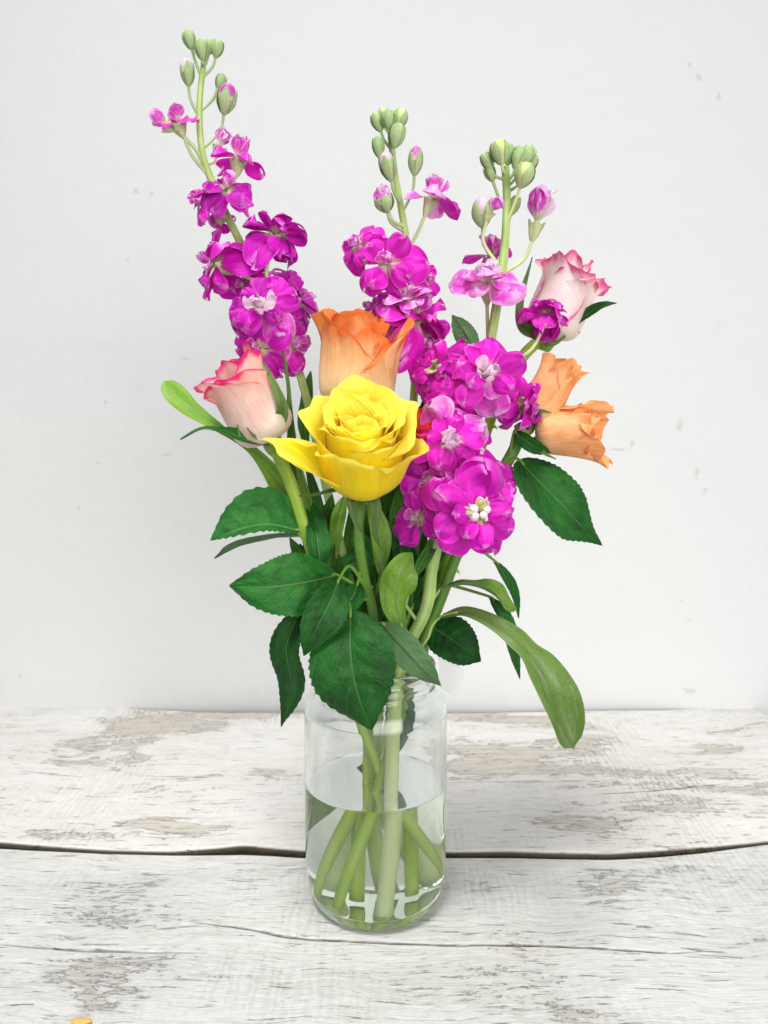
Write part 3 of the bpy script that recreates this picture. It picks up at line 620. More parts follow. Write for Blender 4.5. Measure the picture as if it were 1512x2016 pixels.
def rose_petal(parent, Wm, mat, L, Wd, r0, a0, am, al, th, spiral=0.06, ruffle=0.002, seed=0, edge=0.35, tipc=0.2, point=0.0, nu=24, nv=19, dz=0.0, lip=0.55, crease=0.0, turn=0.42):
    rng = np.random.default_rng(seed); u = np.linspace(0, 1, nu); v = np.linspace(-1, 1, nv); U, V = np.meshgrid(u, v, indexing='ij'); ph = rng.uniform(0, 6.28, 6)
    ln = L * (1 - tipc * np.abs(V) ** 2.4 + 0.025 * np.sin(4 * V + ph[0]) + 0.015 * np.sin(9 * V + ph[1]) + point * np.exp(-(V / 0.16) ** 2))
    al2 = al - edge * 60 * np.abs(V) ** 2.5
    A = a0 + (am - a0) * sstep(0, turn, U) + (al2 - am) * sstep(lip, 1.0, U) ** 1.4
    A = A + 6 * np.sin(3.0 * V + ph[2]) * U ** 2
    A = np.radians(A); ds = ln / (nu - 1)
    r = r0 + np.cumsum(np.cos(A) * ds, axis=0) - np.cos(A[0]) * ds[0]; z = np.cumsum(np.sin(A) * ds, axis=0) - np.sin(A[0]) * ds[0]
    wv = Wd * (0.28 + 0.72 * np.sin(np.pi / 2 * np.clip(U / 0.62, 0, 1))) * (1 - 0.34 * sstep(0.66, 1, U) ** 1.6)
    rc = np.maximum(r[:, nv // 2], 0.0016)[:, None]
    tht = th + V * np.clip(wv / rc, 0, 2.6)
    rr = np.maximum(r, 0.0006) * (1 + spiral * V) + ruffle * (np.sin(6 * V + ph[3]) + 0.6 * np.sin(11 * V + ph[4])) * U ** 3
    if crease: rr = rr - crease * np.exp(-((V - 0.25 * math.sin(ph[5])) / 0.10) ** 2) * sstep(0.2, 0.7, U) + crease * 0.8 * np.exp(-((V + 0.45) / 0.12) ** 2) * sstep(0.3, 0.9, U)
    z = z + dz + 0.4 * ruffle * np.sin(5 * V + ph[1]) * U ** 2
    b = MB(); b.grid(np.stack([rr * np.cos(tht), rr * np.sin(tht), z], -1))
    return mesh_obj('petal', b.mesh('petal', [mat]), parent, Wm)

def rose_head(parent, base, axis, layers, mat, seed, scale=1.0, spin=0.0, lip=.55, tipc=.2):
    rng = random.Random(seed); Wm = Matrix.Translation(base) @ frame(axis, spin) @ Matrix.Scale(scale, 4); th = rng.uniform(0, 6.28)
    for li, (n, L, Wd, r0, a0, am, al, ruf, edge) in enumerate(layers):
        th += rng.uniform(0.4, 0.9)
        for k in range(n):
            a = th + 6.2832 * k / n + rng.uniform(-0.12, 0.12)
            rose_petal(parent, Wm, mat, L * rng.uniform(0.95, 1.05), Wd * rng.uniform(0.92, 1.08), r0, a0 + rng.uniform(-4, 4), am + rng.uniform(-5, 5), al + rng.uniform(-14, 14), a, rng.choice((0.05, 0.08)), ruf, rng.randrange(10 ** 6), edge, crease=0.0004 if li > 1 else 0, lip=lip, tipc=tipc)
    # receptacle under the petals
    b = MB(); ang = np.linspace(0, 2 * math.pi, 14, endpoint=False); rows = []
    for q in np.linspace(0, 1, 8):
        rad = 0.0036 + 0.0016 * math.sin(q * math.pi) - 0.0006 * q
        rows.append(np.stack([rad * np.cos(ang), rad * np.sin(ang), np.full(14, -0.008 + 0.010 * q)], -1))
    b.grid(np.array(rows), closed=True, caps=True); mesh_obj('hip', b.mesh('hip', [M['petiole']]), parent, Wm)
    return Wm

JZ = 0.147
def jar_ctrl(base, neck, mid=None):
    c = [Vector((base[0], base[1], base[2] if len(base) > 2 else 0.0105))]
    if mid: c.append(Vector(mid))
    c.append(Vector((neck[0], neck[1], JZ - 0.004))); return c

# ================================================================ stock flowers
U_ = dict
# --- tall left spike
S = thing('stock_flower', 'tallest magenta stock spike, leaning out at upper left', 'flower', (0.012, 0.022, 0.01), 'magenta stock spikes in the jar')
_, P = stem_part(S, jar_ctrl((0.012, 0.022), (-0.012, 0.010)) + px_path([(700, 1200, .012), (652, 1000, .012), (600, 770, .012), (545, 610, .008), (490, 510, .008), (450, 430, .008), (412, 345, .010), (396, 285, .012), (393, 200, .014), (402, 115, .016)]), .0034, .0016, M['stock_stem'], seed=1, n=130)
bud(S, 373, 79, .014, 36, 24, face(-.25, 1, .1), on_stem(P, 155), seed=1)
bud(S, 397, 98, .010, 38, 26, face(-.05, 1, .2), on_stem(P, 125), seed=2)
bud(S, 414, 92, .022, 30, 20, face(.3, 1, 0), on_stem(P, 130), seed=3)
bud(S, 428, 96, .012, 34, 22, face(.35, 1, .2), on_stem(P, 155), seed=4)
bud(S, 369, 142, .012, 52, 26, face(-.05, 1, .1), on_stem(P, 225), 'stock_white', seed=5)
bud(S, 434, 161, .016, 30, 20, face(.45, 1, 0), on_stem(P, 220), seed=6)
bud(S, 446, 194, .008, 58, 36, face(.3, 1, .3), on_stem(P, 290), 'stock_light', seed=7)
floret(S, 352, 238, .006, 78, face(-.25, .9, .25), on_stem(P, 345), 'young', 11)
floret(S, 322, 244, .008, 58, face(-.9, .5, .2), on_stem(P, 350), 'halfpink', 12)
floret(S, 434, 284, .012, 74, face(.4, .9, .1), on_stem(P, 325), 'half', 13)
floret(S, 470, 312, .004, 104, face(.22, .95, .1), on_stem(P, 380), 'young', 14)
floret(S, 446, 372, -.004, 118, face(.35, .85, .45), on_stem(P, 430), 'open', 15)
floret(S, 396, 396, -.002, 92, face(-.75, .25, .6), on_stem(P, 445), 'open', 16)
floret(S, 430, 432, .016, 56, face(-.5, -.2, -.5), on_stem(P, 450), 'young', 17)
floret(S, 543, 462, .002, 138, face(.25, .9, -.25), on_stem(P, 600), 'side', 18)
floret(S, 424, 520, .000, 128, face(-.9, .35, .12), on_stem(P, 560), 'side', 19)
floret(S, 514, 604, -.022, 158, face(-.05, .25, 1), on_stem(P, 640), 'double', 20)
floret(S, 582, 592, .020, 140, face(.85, .3, .1), on_stem(P, 640), 'side', 21)
floret(S, 510, 686, -.016, 130, face(-.3, -.15, 1), on_stem(P, 720), 'open', 22)
floret(S, 574, 676, .006, 130, face(.7, -.1, .55), on_stem(P, 730), 'open', 23)
floret(S, 482, 560, .010, 90, face(-.6, .1, .4), on_stem(P, 620), 'open', 24)
lf(S, [(585, 1010, .008), (555, 960, .002), (500, 890, -.004), (430, 843, -.006), (370, 802, -.004), (324, 750, .0)], 30, face(.3, .25, .9), kind='stock', wave=.35, seed=3, petiole=[on_stem(P, 1060)], prof=lambda u: (.62 + .38 * np.sin(7 * u + 1.2)) * np.sqrt(np.clip(1 - np.clip((u - .86) / .14, 0, 1) ** 2, 0, 1)) * (.35 + .65 * sstep(0, .15, u)), twist=.7, label='bright green strap-shaped leaf curling out at the left')
lf(S, [(664, 1100, .004), (660, 1050, .0), (668, 1010, -.002), (678, 975, .0)], 17, face(.3, .2, 1), kind='stock', wave=.3, seed=4, petiole=[on_stem(P, 1180)])
lf(S, [(640, 1130, .01), (618, 1040, .004), (598, 960, .004), (585, 900, .012)], 14, face(-.4, .2, 1), kind='stock', wave=.2, seed=5, petiole=[on_stem(P, 1190)])
# --- middle spike
S = thing('stock_flower', 'middle magenta stock spike rising behind the orange rose', 'flower', (-0.01, 0.016, 0.01), 'magenta stock spikes in the jar')
_, P = stem_part(S, jar_ctrl((-0.011, 0.014), (0.006, 0.016)) + px_path([(775, 1200, .024), (800, 950, .03), (818, 720, .032), (812, 560, .03), (800, 470, .03), (786, 390, .03), (776, 330, .03), (768, 262, .03)]), .0034, .0017, M['stock_stem'], seed=2, n=110)
bud(S, 744, 240, .028, 38, 25, face(-.35, 1, .1), on_stem(P, 300), seed=11)
bud(S, 764, 235, .024, 36, 28, face(-.05, 1, .2), on_stem(P, 262), seed=12)
bud(S, 788, 233, .030, 36, 28, face(.3, 1, .1), on_stem(P, 275), mk='bud_pale', seed=13)
bud(S, 755, 228, .034, 30, 22, face(-.15, 1, -.1), on_stem(P, 262), mk='bud_pale', seed=18)
bud(S, 781, 267, .020, 46, 31, face(.25, 1, .3), on_stem(P, 305), seed=14)
bud(S, 745, 290, .026, 40, 23, face(-.15, 1, .2), on_stem(P, 345), seed=15)
bud(S, 764, 327, .016, 56, 32, face(-.25, 1, .3), on_stem(P, 400), 'stock_white', seed=16)
bud(S, 818, 316, .028, 56, 28, face(.08, 1, .1), on_stem(P, 415), 'stock_light', seed=17)
floret(S, 757, 392, .018, 60, face(-.3, .9, .25), on_stem(P, 450), 'half', 31)
bud(S, 757, 398, .018, 40, 36, face(-.3, .9, .25), on_stem(P, 452), 'stock_light', seed=19)
floret(S, 850, 388, .020, 112, face(.35, .9, .22), on_stem(P, 495), 'young', 32)
floret(S, 706, 482, .008, 100, face(-.55, .3, .7), on_stem(P, 560), 'open', 33)
floret(S, 762, 520, -.004, 142, face(.0, .35, 1), on_stem(P, 580), 'open', 34)
floret(S, 838, 548, .014, 80, face(.6, -.05, .8), on_stem(P, 590), 'open', 35)
floret(S, 800, 590, .000, 110, face(-.1, .9, .35), on_stem(P, 650), 'pale', 36)
floret(S, 818, 622, .006, 160, face(.25, .5, .1), on_stem(P, 700), 'side', 37)
floret(S, 836, 672, .012, 130, face(.4, -.3, .8), on_stem(P, 720), 'open', 38)
floret(S, 740, 610, .026, 100, face(-.5, .4, .3), on_stem(P, 680), 'side', 39)
# --- right spike with the big lower flowers
S = thing('stock_flower', 'right magenta stock spike with large double flowers down its front', 'flower', (0.003, -0.023, 0.01), 'magenta stock spikes in the jar')
M['stock_stem_c'] = M['stock_stem']
_, P = stem_part(S, jar_ctrl((0.004, -0.026), (0.013, -0.016), (0.008, -0.021, 0.06)) + px_path([(838, 1200, -.020), (852, 1110, -.020), (885, 980, -.016), (925, 830, -.010), (960, 700, .0), (978, 600, .006), (992, 500, .010), (998, 400, .012), (995, 330, .014)]), .0043, .0022, M['stock_stem'], seed=3, n=130)
bud(S, 984, 300, .006, 46, 36, face(-.25, 1, .25), on_stem(P, 345), mk='bud_pale', seed=21)
bud(S, 960, 318, .012, 38, 24, face(-.55, 1, .1), on_stem(P, 352), seed=22)
bud(S, 965, 341, .014, 34, 22, face(-.4, 1, .1), on_stem(P, 420), seed=23)
bud(S, 1001, 304, .016, 40, 24, face(.05, 1, .1), on_stem(P, 345), seed=24)
bud(S, 1020, 310, .012, 44, 26, face(.3, 1, .1), on_stem(P, 360), seed=25)
bud(S, 1038, 308, .018, 44, 26, face(.5, 1, .0), on_stem(P, 372), seed=26)
bud(S, 1046, 322, .022, 36, 22, face(.55, 1, .0), on_stem(P, 380), seed=29)
bud(S, 1032, 345, .002, 48, 38, face(.3, 1, .35), on_stem(P, 440), mk='bud_pale', seed=27)
bud(S, 1012, 405, .020, 40, 22, face(.35, 1, -.3), on_stem(P, 440), seed=20)
bud(S, 949, 418, .010, 58, 40, face(-.1, 1, .3), on_stem(P, 530), 'stock_white', seed=28)
floret(S, 966, 412, .006, 60, face(.35, .9, .3), on_stem(P, 530), 'half', 40)
floret(S, 1058, 432, .006, 124, face(.2, .95, .2), on_stem(P, 540), 'half', 41)
floret(S, 958, 556, .000, 150, face(-.1, .85, .5), on_stem(P, 690), 'pale', 42)
floret(S, 965, 500, .022, 100, face(-.1, .8, .4), on_stem(P, 560), 'young', 54)
floret(S, 1078, 618, .002, 106, face(.3, .8, -.35), on_stem(P, 730), 'side', 43)
floret(S, 862, 728, -.010, 140, face(-.7, .3, .6), on_stem(P, 800), 'rich', 44)
floret(S, 958, 738, -.036, 178, face(.05, .3, 1), on_stem(P, 830), 'double', 45)
floret(S, 1032, 800, -.022, 122, face(.8, -.2, .45), on_stem(P, 840), 'side', 46)
floret(S, 884, 868, -.046, 152, face(-.05, .1, 1), on_stem(P, 940), 'double', 47)
floret(S, 925, 880, -.026, 130, face(.5, .0, .8), on_stem(P, 950), 'open', 48)
floret(S, 935, 1012, -.060, 196, face(.05, .05, 1), on_stem(P, 1040), 'rich', 49)
floret(S, 822, 1020, -.040, 124, face(-.75, .0, .65), on_stem(P, 1060), 'open', 50)
floret(S, 850, 945, -.034, 140, face(-.4, -.1, .9), on_stem(P, 1010), 'open', 51)
floret(S, 985, 960, -.030, 110, face(.7, .1, .6), on_stem(P, 1010), 'open', 52)
floret(S, 905, 790, -.022, 120, face(-.3, -.4, .9), on_stem(P, 860), 'open', 53)
lf(S, [(870, 1213, -.036), (920, 1206, -.046), (990, 1238, -.058), (1050, 1295, -.066), (1092, 1370, -.068), (1115, 1430, -.064), (1130, 1476, -.058)], 54, face(.35, .55, .75), kind='stock', wave=.22, seed=7, mats=[M['long_leaf'], M['sleaf_under'], M['stock_petiole']], petiole=[on_stem(P, 1300), at(838, 1262, -.03), at(850, 1232, -.033)], prof=lambda u: .30 + .72 * np.exp(-((u - .68) / .24) ** 2) - .15 * np.exp(-((u - .47) / .05) ** 2) - .15 * sstep(.85, 1, u) - .3 * sstep(0.93, 1, u) - .12 * (1 - sstep(0, .15, u)), fold=.2, twist=.6, label='long arching grey green strap leaf hanging past the jar')
lf(S, [(792, 1240, -.034), (780, 1190, -.046), (790, 1130, -.050), (812, 1088, -.040)], 38, face(.1, .25, 1), kind='stock', wave=.5, seed=8, petiole=[on_stem(P, 1290)], fold=-.15)
lf(S, [(755, 1130, -.026), (752, 1085, -.030), (745, 1035, -.032), (726, 972, -.026)], 22, face(.2, .1, 1), kind='stock', wave=.3, seed=9, petiole=[on_stem(P, 1230)])
lf(S, [(866, 1160, -.012), (905, 1148, -.020), (950, 1156, -.024), (990, 1180, -.020), (1018, 1198, -.012)], 30, face(.2, .9, .35), kind='stock', wave=.35, seed=10, petiole=[on_stem(P, 1230)], twist=.9, mats=None, prof=lambda u: .25 + .75 * np.sin(np.pi * u ** 1.2) - .2 * sstep(.9, 1, u))

# ================================================================ roses
SH = [(3, .034, .010, .0010, 75, 92, 72, .0003, 0), (3, .038, .016, .003, 55, 94, 62, .0005, 0), (3, .043, .024, .004, 36, 96, 54, .0007, .0), (4, .048, .029, .004, 20, 95, 46, .0010, .03), (4, .052, .034, .004, 6, 93, 40, .0012, .05)]
def sepal(parent, pts, half, normal, seed=0, **kw):
    return lf(parent, pts, half, normal, kind='stock', seed=seed, name='sepal', mats=[M['sepal'], M['sepal'], M['petiole']], prof=lambda u: (1 - u) ** .8 * .9 + .1 - .1 * u, wave=.15, **kw)
# --- yellow
G = thing('rose', 'fully open yellow rose at the front of the bouquet', 'flower', (0.0, 0.02, 0.0105))
hb = at(714, 946, -.038); ax = face(.02, .76, .65)
_, P = stem_part(G, jar_ctrl((0.002, 0.020), (-0.006, -0.019)) + px_path([(735, 1220, -.024), (716, 1130, -.032), (706, 1050, -.040)]) + [hb - ax * .006], .0025, .0030, M['dark_stem'], seed=4, thorns=3)
Wm = rose_head(G, hb, ax, SH, M['yellow'], 5, 1.08, 0.4, .74, .14)
for th, L, Wd, am, al, sd in ((-1.4, .051, .032, 93, 55, 1), (-.25, .053, .032, 90, 30, 2), (1.1, .054, .032, 92, 40, 3), (2.25, .053, .031, 90, 30, 4)):
    rose_petal(G, Wm, M['yellow'], L, Wd, .004, -6, am, al, th, .05, .0010, 70 + sd, .08, turn=.52, lip=.72)
rose_petal(G, Wm, M['yellow'], .056, .022, .004, 4, 56, 36, 3.02, .03, .0012, 81, .2, tipc=.35, point=.05)
rose_petal(G, Wm, M['yellow'], .050, .028, .004, -8, 86, 60, -2.3, .05, .0012, 82, .2, turn=.55)
rose_petal(G, Wm, M['yellow'], .046, .026, .004, -10, 80, 50, -.85, .05, .0012, 83, .2, turn=.55)
sepal(G, [(700, 962, -.046), (692, 990, -.054), (702, 1030, -.056), (716, 1052, -.054)], 15, face(-.2, .2, 1), 21)
sepal(G, [(722, 966, -.046), (740, 1000, -.052), (738, 1050, -.050), (752, 1085, -.046)], 16, face(.3, .1, 1), 22)
sepal(G, [(690, 958, -.040), (650, 966, -.048), (615, 974, -.050), (588, 975, -.048)], 8, face(-.1, .9, .4), 23)
lf(G, [(690, 1200, -.050), (690, 1285, -.063), (704, 1365, -.064), (731, 1438, -.058)], 90, face(-.12, .25, 1), seed=31, petiole=[on_stem(P, 1180), at(690, 1180, -.040)], fold=.22, curl=.30, label='large dark green toothed leaf hanging over the jar shoulder', wave=.13)
lf(G, [(668, 1140, -.048), (648, 1190, -.060), (622, 1240, -.064), (598, 1291, -.062)], 42, face(.35, .2, 1), seed=32, petiole=[on_stem(P, 1170), at(690, 1115, -.040)], fold=.2, wave=.1, teeth=9)
lf(G, [(665, 1132, -.036), (600, 1146, -.050), (525, 1155, -.056), (451, 1153, -.052)], 66, face(-.1, .35, 1), seed=33, petiole=[on_stem(P, 1170)], fold=.22, curl=.28, wave=.1, teeth=19, label='oval dark green leaf reaching left of the stems')
lf(G, [(590, 1200, -.046), (563, 1275, -.052), (572, 1350, -.046), (553, 1431, -.036)], 36, face(-.45, .2, 1), seed=34, petiole=[at(640, 1150, -.04)], fold=.1, wave=.15, twist=.6)
lf(G, [(704, 1150, -.034), (694, 1175, -.042), (672, 1196, -.046), (655, 1204, -.044)], 24, face(0, .4, 1), seed=35, petiole=[on_stem(P, 1110)], teeth=8)
lf(G, [(752, 1226, -.044), (788, 1268, -.054), (828, 1312, -.057), (868, 1350, -.052)], 32, face(.2, -.25, -1), seed=36, petiole=[on_stem(P, 1230)], fold=.1, teeth=8, label='pale leaf underside lying across the jar rim')
# --- orange, centre
G = thing('rose', 'upright orange rose with pale petals above the yellow rose', 'flower', (-0.006, 0.002, 0.0105))
hb = at(694, 790, -.012); ax = face(.02, .97, .22)
_, P = stem_part(G, jar_ctrl((-0.006, 0.002), (-0.004, -0.004)) + px_path([(748, 1200, -.002), (735, 1000, -.008), (715, 850, -.012)]) + [hb - ax * .006], .0025, .0032, M['rose_stem'], seed=5, thorns=2)
SO = [(3, .040, .012, .001, 70, 93, 92, .0004, .0), (3, .043, .019, .003, 42, 97, 90, .0005, .0), (4, .045, .026, .004, 20, 97, 84, .0007, .03)]
Wm = rose_head(G, hb, ax, SO, M['orange'], 9, 1.14, 0.2, .76, .06)
for th, L, Wd, am, al, sd, pt in ((-1.9, .050, .027, 92, 66, 1, 0), (-2.9, .050, .026, 90, 62, 2, 0), (-1.0, .046, .024, 90, 70, 3, 0), (.9, .050, .026, 88, 66, 4, 0), (2.1, .050, .027, 88, 70, 6, 0)):
    rose_petal(G, Wm, M['orange'], L, Wd, .0045, -8, am + 7, al + 8, th, .05, .0022, 170 + sd, .14, tipc=.16, point=pt, crease=.0012)
for th, L, Wd, sd in ((-1.25, .041, .021, 11), (-.55, .036, .020, 12), (-2.3, .045, .022, 13)):
    rose_petal(G, Wm, M['orange'], L, Wd, .0096, 0, 97, 80, th, .08, .0010, 200 + sd, .12, tipc=.34, crease=.0010, turn=.42)
rose_petal(G, Wm, M['orange'], .047, .027, .008, -2, 86, 58, -.2, .03, .0012, 188, .2, tipc=.40, point=.08, crease=.0012)
for th, L, Wd, am, al, sd in ((.35, .043, .024, 88, 56, 21), (-.6, .036, .022, 92, 66, 22)):
    rose_petal(G, Wm, M['orange'], L, Wd, .012, -2, am, al, th, .05, .0018, 220 + sd, .2, tipc=.34, point=.05, crease=.0016)
# --- red orange, mostly hidden
G = thing('rose', 'small red orange bloom half hidden between yellow rose and magenta flowers', 'flower', (0.008, 0.010, 0.0105))
M['red_orange'] = petal_mat('red_orange_petal', (0.90, 0.45, 0.20), (0.86, 0.20, 0.06), (0.72, 0.02, 0.03), 0.5, 0.75, 1.0, 0.9)
hb = at(842, 890, -.022); ax = face(-.1, .75, .65)
_, P = stem_part(G, jar_ctrl((0.010, 0.008), (0.012, 0.002)) + px_path([(800, 1200, .002), (822, 1050, -.006), (840, 940, -.012)]) + [hb - ax * .005], .0022, .0024, M['dark_stem'], seed=15)
rose_head(G, hb, ax, [(3, .024, .008, .001, 70, 92, 84, .0006, .1), (4, .027, .012, .003, 45, 92, 70, .001, .1), (5, .030, .016, .003, 20, 88, 50, .0012, .15)], M['red_orange'], 51, 0.9, 0.0, .7)
# --- orange, right
G = thing('rose', 'wilting peach orange rose facing right at the right edge', 'flower', (-0.018, -0.020, 0.0105))
hb = at(1042, 842, -.006); ax = face(.93, .30, .12)
_, P = stem_part(G, jar_ctrl((-0.018, -0.020), (0.022, -0.006)) + px_path([(868, 1180, -.004), (905, 1080, -.002), (965, 965, -.002), (1010, 890, -.004)]) + [hb - ax * .005], .0027, .0036, M['dark_stem'], seed=6, thorns=4)
Wm = rose_head(G, hb, ax, [(3, .030, .010, .001, 65, 90, 78, .001, .15)], M['peach'], 14, 1.0, 0.0)
def th_of(F, d): q = F.to_3x3().inverted() @ d; return math.atan2(q.y, q.x)
for axis, off, lst in (
    (face(.42, .88, .12), (0.002, 0, .004), ((face(-1, 0, .3), .046, .019, 90, 74, 1, 0), (face(.2, 0, 1), .044, .019, 93, 66, 2, .02), (face(1, -.2, .2), .046, .018, 92, 58, 3, 0), (face(.3, 0, -1), .047, .020, 90, 60, 4, 0), (face(.9, 0, -.6), .050, .013, 92, 80, 5, 0))),
    (face(.86, -.02, .34), (0.004, 0, -.001), ((face(0, 1, .6), .043, .022, 92, 70, 6, .03), (face(-.2, -1, .5), .047, .022, 88, 62, 7, 0), (face(0, -.1, 1), .041, .022, 92, 64, 8, 0), (face(.1, .2, -1), .047, .022, 88, 50, 9, 0), (face(.2, -1, -.3), .053, .014, 84, 52, 10, .06), (face(.2, .9, -.4), .052, .011, 86, 66, 11, .0)))):
    WL = Matrix.Translation(hb + Vector(off)) @ frame(axis); FR = frame(axis)
    for d, L, Wd, am, al, sd, pt in lst:
        rose_petal(G, WL, M['peach'], L * .92, Wd * 1.08, .0035, 4, am + 5, al + 10, th_of(FR, d), .07, .0024, 270 + sd, .12, tipc=.3, point=pt * .5, crease=.0013, lip=.74)
sepal(G, [(1048, 862, -.010), (1066, 888, -.016), (1095, 904, -.016)], 9, face(0, .3, 1), 41)
sepal(G, [(1042, 836, -.012), (1060, 812, -.024), (1085, 812, -.030)], 13, face(-.3, .1, 1), 42)
lf(G, [(1012, 850, -.014), (1035, 868, -.018), (1060, 882, -.018), (1085, 892, -.012)], 16, face(-.2, -.3, 1), seed=43, petiole=[on_stem(P, 905)], teeth=5)
lf(G, [(1022, 905, -.010), (1062, 948, -.020), (1112, 998, -.026), (1152, 1042, -.022), (1186, 1074, -.016)], 64, face(.35, .35, .9), seed=44, petiole=[on_stem(P, 930), at(1008, 905, -.008)], fold=.28, curl=.22, label='large dark green leaf under the right orange rose', prof=lambda u: np.sin(np.pi * u ** .78) ** .8 * (1 - .45 * sstep(.62, .9, u)) + .05 * (1 - u), teeth=20, wave=.06)
lf(G, [(975, 1105, .004), (998, 1140, .002), (1012, 1175, .002), (1022, 1217, .004)], 18, face(.7, .2, .6), seed=45, petiole=[on_stem(P, 1060)], teeth=8)
lf(G, [(965, 1175, .0), (990, 1215, -.006), (1008, 1270, -.008), (1024, 1337, -.004)], 20, face(.5, .3, .8), seed=46, petiole=[on_stem(P, 1150)], teeth=9)
lf(G, [(846, 1232, -.002), (880, 1252, -.010), (915, 1278, -.014), (947, 1302, -.012)], 46, face(.15, .35, 1), seed=47, petiole=[on_stem(P, 1200)], teeth=13, fold=.1)
lf(G, [(960, 955, .0), (985, 930, -.004), (965, 900, .0)], 14, face(-.2, .3, 1), seed=48, petiole=[on_stem(P, 985)], teeth=5)
# --- pink rimmed, right
G = thing('rose', 'white rose bud with hot pink rims at upper right', 'flower', (-0.026, -0.008, 0.0105))
hb = at(1080, 660, .026); ax = face(.36, .93, .05)
_, P = stem_part(G, jar_ctrl((-0.026, -0.008), (0.020, 0.010)) + px_path([(858, 1180, .010), (900, 1030, .012), (950, 870, .016), (1000, 745, .022), (1050, 680, .025)]) + [hb - ax * .006], .0026, .0036, M['rose_stem'], seed=7, thorns=4)
SP = [(3, .038, .010, .001, 75, 92, 84, .0008, .1), (3, .041, .014, .003, 58, 91, 78, .001, .2)]
Wm = rose_head(G, hb, ax, SP, M['white_pink'], 21, 1.16, 0.0, .7)
FR = frame(ax)
for d, L, Wd, am, al, sd, sp in ((face(-1, 0, .7), .044, .022, 88, 72, 1, .06), (face(1, 0, .5), .042, .022, 86, 50, 2, .06), (face(.1, 0, 1), .040, .022, 88, 66, 3, .08), (face(.4, 0, -1), .043, .022, 87, 60, 4, .06), (face(-.7, 0, -1), .046, .021, 88, 66, 5, .05)):
    rose_petal(G, Wm, M['white_pink'], L, Wd, .0045, -4, am + 4, al - 16, th_of(FR, d), sp, .0014, 370 + sd, .14, tipc=.12, crease=.0006, lip=.70)
sepal(G, [(1062, 655, .014), (1030, 640, .008), (1026, 590, .010), (1048, 505, .018)], 17, face(-.6, .0, .8), 51)
sepal(G, [(1072, 662, .012), (1080, 672, .008), (1098, 672, .010), (1122, 655, .020)], 14, face(.1, -.6, .7), 52)
sepal(G, [(1100, 660, .020), (1120, 658, .020), (1142, 653, .020)], 5, face(0, .8, .5), 53)
lf(G, [(1128, 642, .018), (1150, 622, .014), (1180, 603, .012), (1214, 596, .010)], 12, face(-.3, .5, .8), seed=54, petiole=[hb - ax * .004, at(1105, 660, .020)], teeth=6)
lf(G, [(935, 690, .03), (915, 655, .03), (890, 620, .032)], 24, face(.1, -.2, -1), seed=55, petiole=[on_stem(P, 760)], teeth=9)
lf(G, [(858, 900, .004), (850, 850, .0), (852, 800, -.002), (862, 770, .0)], 34, face(-.2, .2, 1), seed=56, petiole=[on_stem(P, 960)], teeth=9)
# --- pink rimmed, left
G = thing('rose', 'half open blush rose with hot pink rims left of the yellow rose', 'flower', (0.03, -0.004, 0.0105))
hb = at(532, 862, -.016); ax = face(-.42, .86, .26)
_, P = stem_part(G, jar_ctrl((0.034, -0.006, 0.018), (-0.018, -0.012), (0.012, -0.010, 0.062)) + px_path([(650, 1180, -.016), (612, 1080, -.020), (575, 960, -.020), (552, 905, -.018)]) + [hb - ax * .006], .0025, .0036, M['rose_stem'], seed=8, thorns=3)
Wm = rose_head(G, hb, ax, SP, M['pink'], 27, 1.20, 0.0, .7)
FR = frame(ax)
for d, L, Wd, am, al, sd, sp in ((face(-.9, -.3, .8), .045, .024, 88, 58, 1, .06), (face(.9, .3, .55), .047, .022, 92, 80, 2, -.05), (face(-.2, -.1, 1), .043, .024, 88, 64, 3, .08), (face(.4, 0, -1), .046, .023, 88, 64, 4, .06), (face(-.8, 0, -1), .043, .023, 86, 46, 5, .05)):
    rose_petal(G, Wm, M['pink'], L, Wd, .0045, -6, am + 5, al - 8, th_of(FR, d), sp, .0012, 470 + sd, .12, tipc=.12, crease=.0006, lip=.70)
sepal(G, [(542, 842, -.024), (556, 805, -.034), (541, 760, -.036), (516, 705, -.030)], 17, face(.3, .1, 1), 61)
sepal(G, [(548, 838, -.018), (568, 790, -.022), (562, 720, -.020), (552, 668, -.020)], 9, face(.7, .1, .6), 62)
sepal(G, [(520, 868, -.026), (500, 858, -.036), (486, 842, -.038)], 6, face(0, .3, 1), 63)
sepal(G, [(505, 872, -.024), (475, 860, -.034), (467, 836, -.036)], 6, face(0, .3, 1), 64)
lf(G, [(532, 874, -.024), (480, 864, -.034), (440, 850, -.036), (400, 842, -.034), (354, 864, -.030)], 17, face(.0, .85, .5), seed=65, petiole=[on_stem(P, 900)], teeth=6, wave=.3, twist=.8)
lf(G, [(592, 1046, -.022), (530, 1032, -.030), (470, 1042, -.036), (414, 1064, -.036)], 76, face(.0, .45, .9), seed=66, petiole=[on_stem(P, 1070)], wl=.22, wr=1.0, fold=.1, teeth=12, label='broad leaf half folded along its rib, left of the stems')
lf(G, [(588, 1052, -.022), (530, 1056, -.028), (470, 1072, -.030), (422, 1098, -.028)], 24, face(.0, .9, -.35), seed=67, petiole=[on_stem(P, 1075)], fold=.1, teeth=8)
lf(G, [(655, 1150, .0), (690, 1110, .0), (720, 1120, -.004), (740, 1160, -.01)], 22, face(-.1, .5, .9), seed=68, petiole=[on_stem(P, 1190)], teeth=8)
lf(G, [(690, 1220, .01), (700, 1160, .014), (720, 1110, .016), (745, 1050, .016)], 30, face(.1, .2, 1), seed=69, petiole=[on_stem(P, 1240)], teeth=9)
lf(G, [(780, 1260, .012), (800, 1210, .016), (810, 1150, .018), (800, 1080, .018)], 34, face(-.1, .2, 1), seed=70, petiole=[on_stem(P, 1260)], teeth=9)
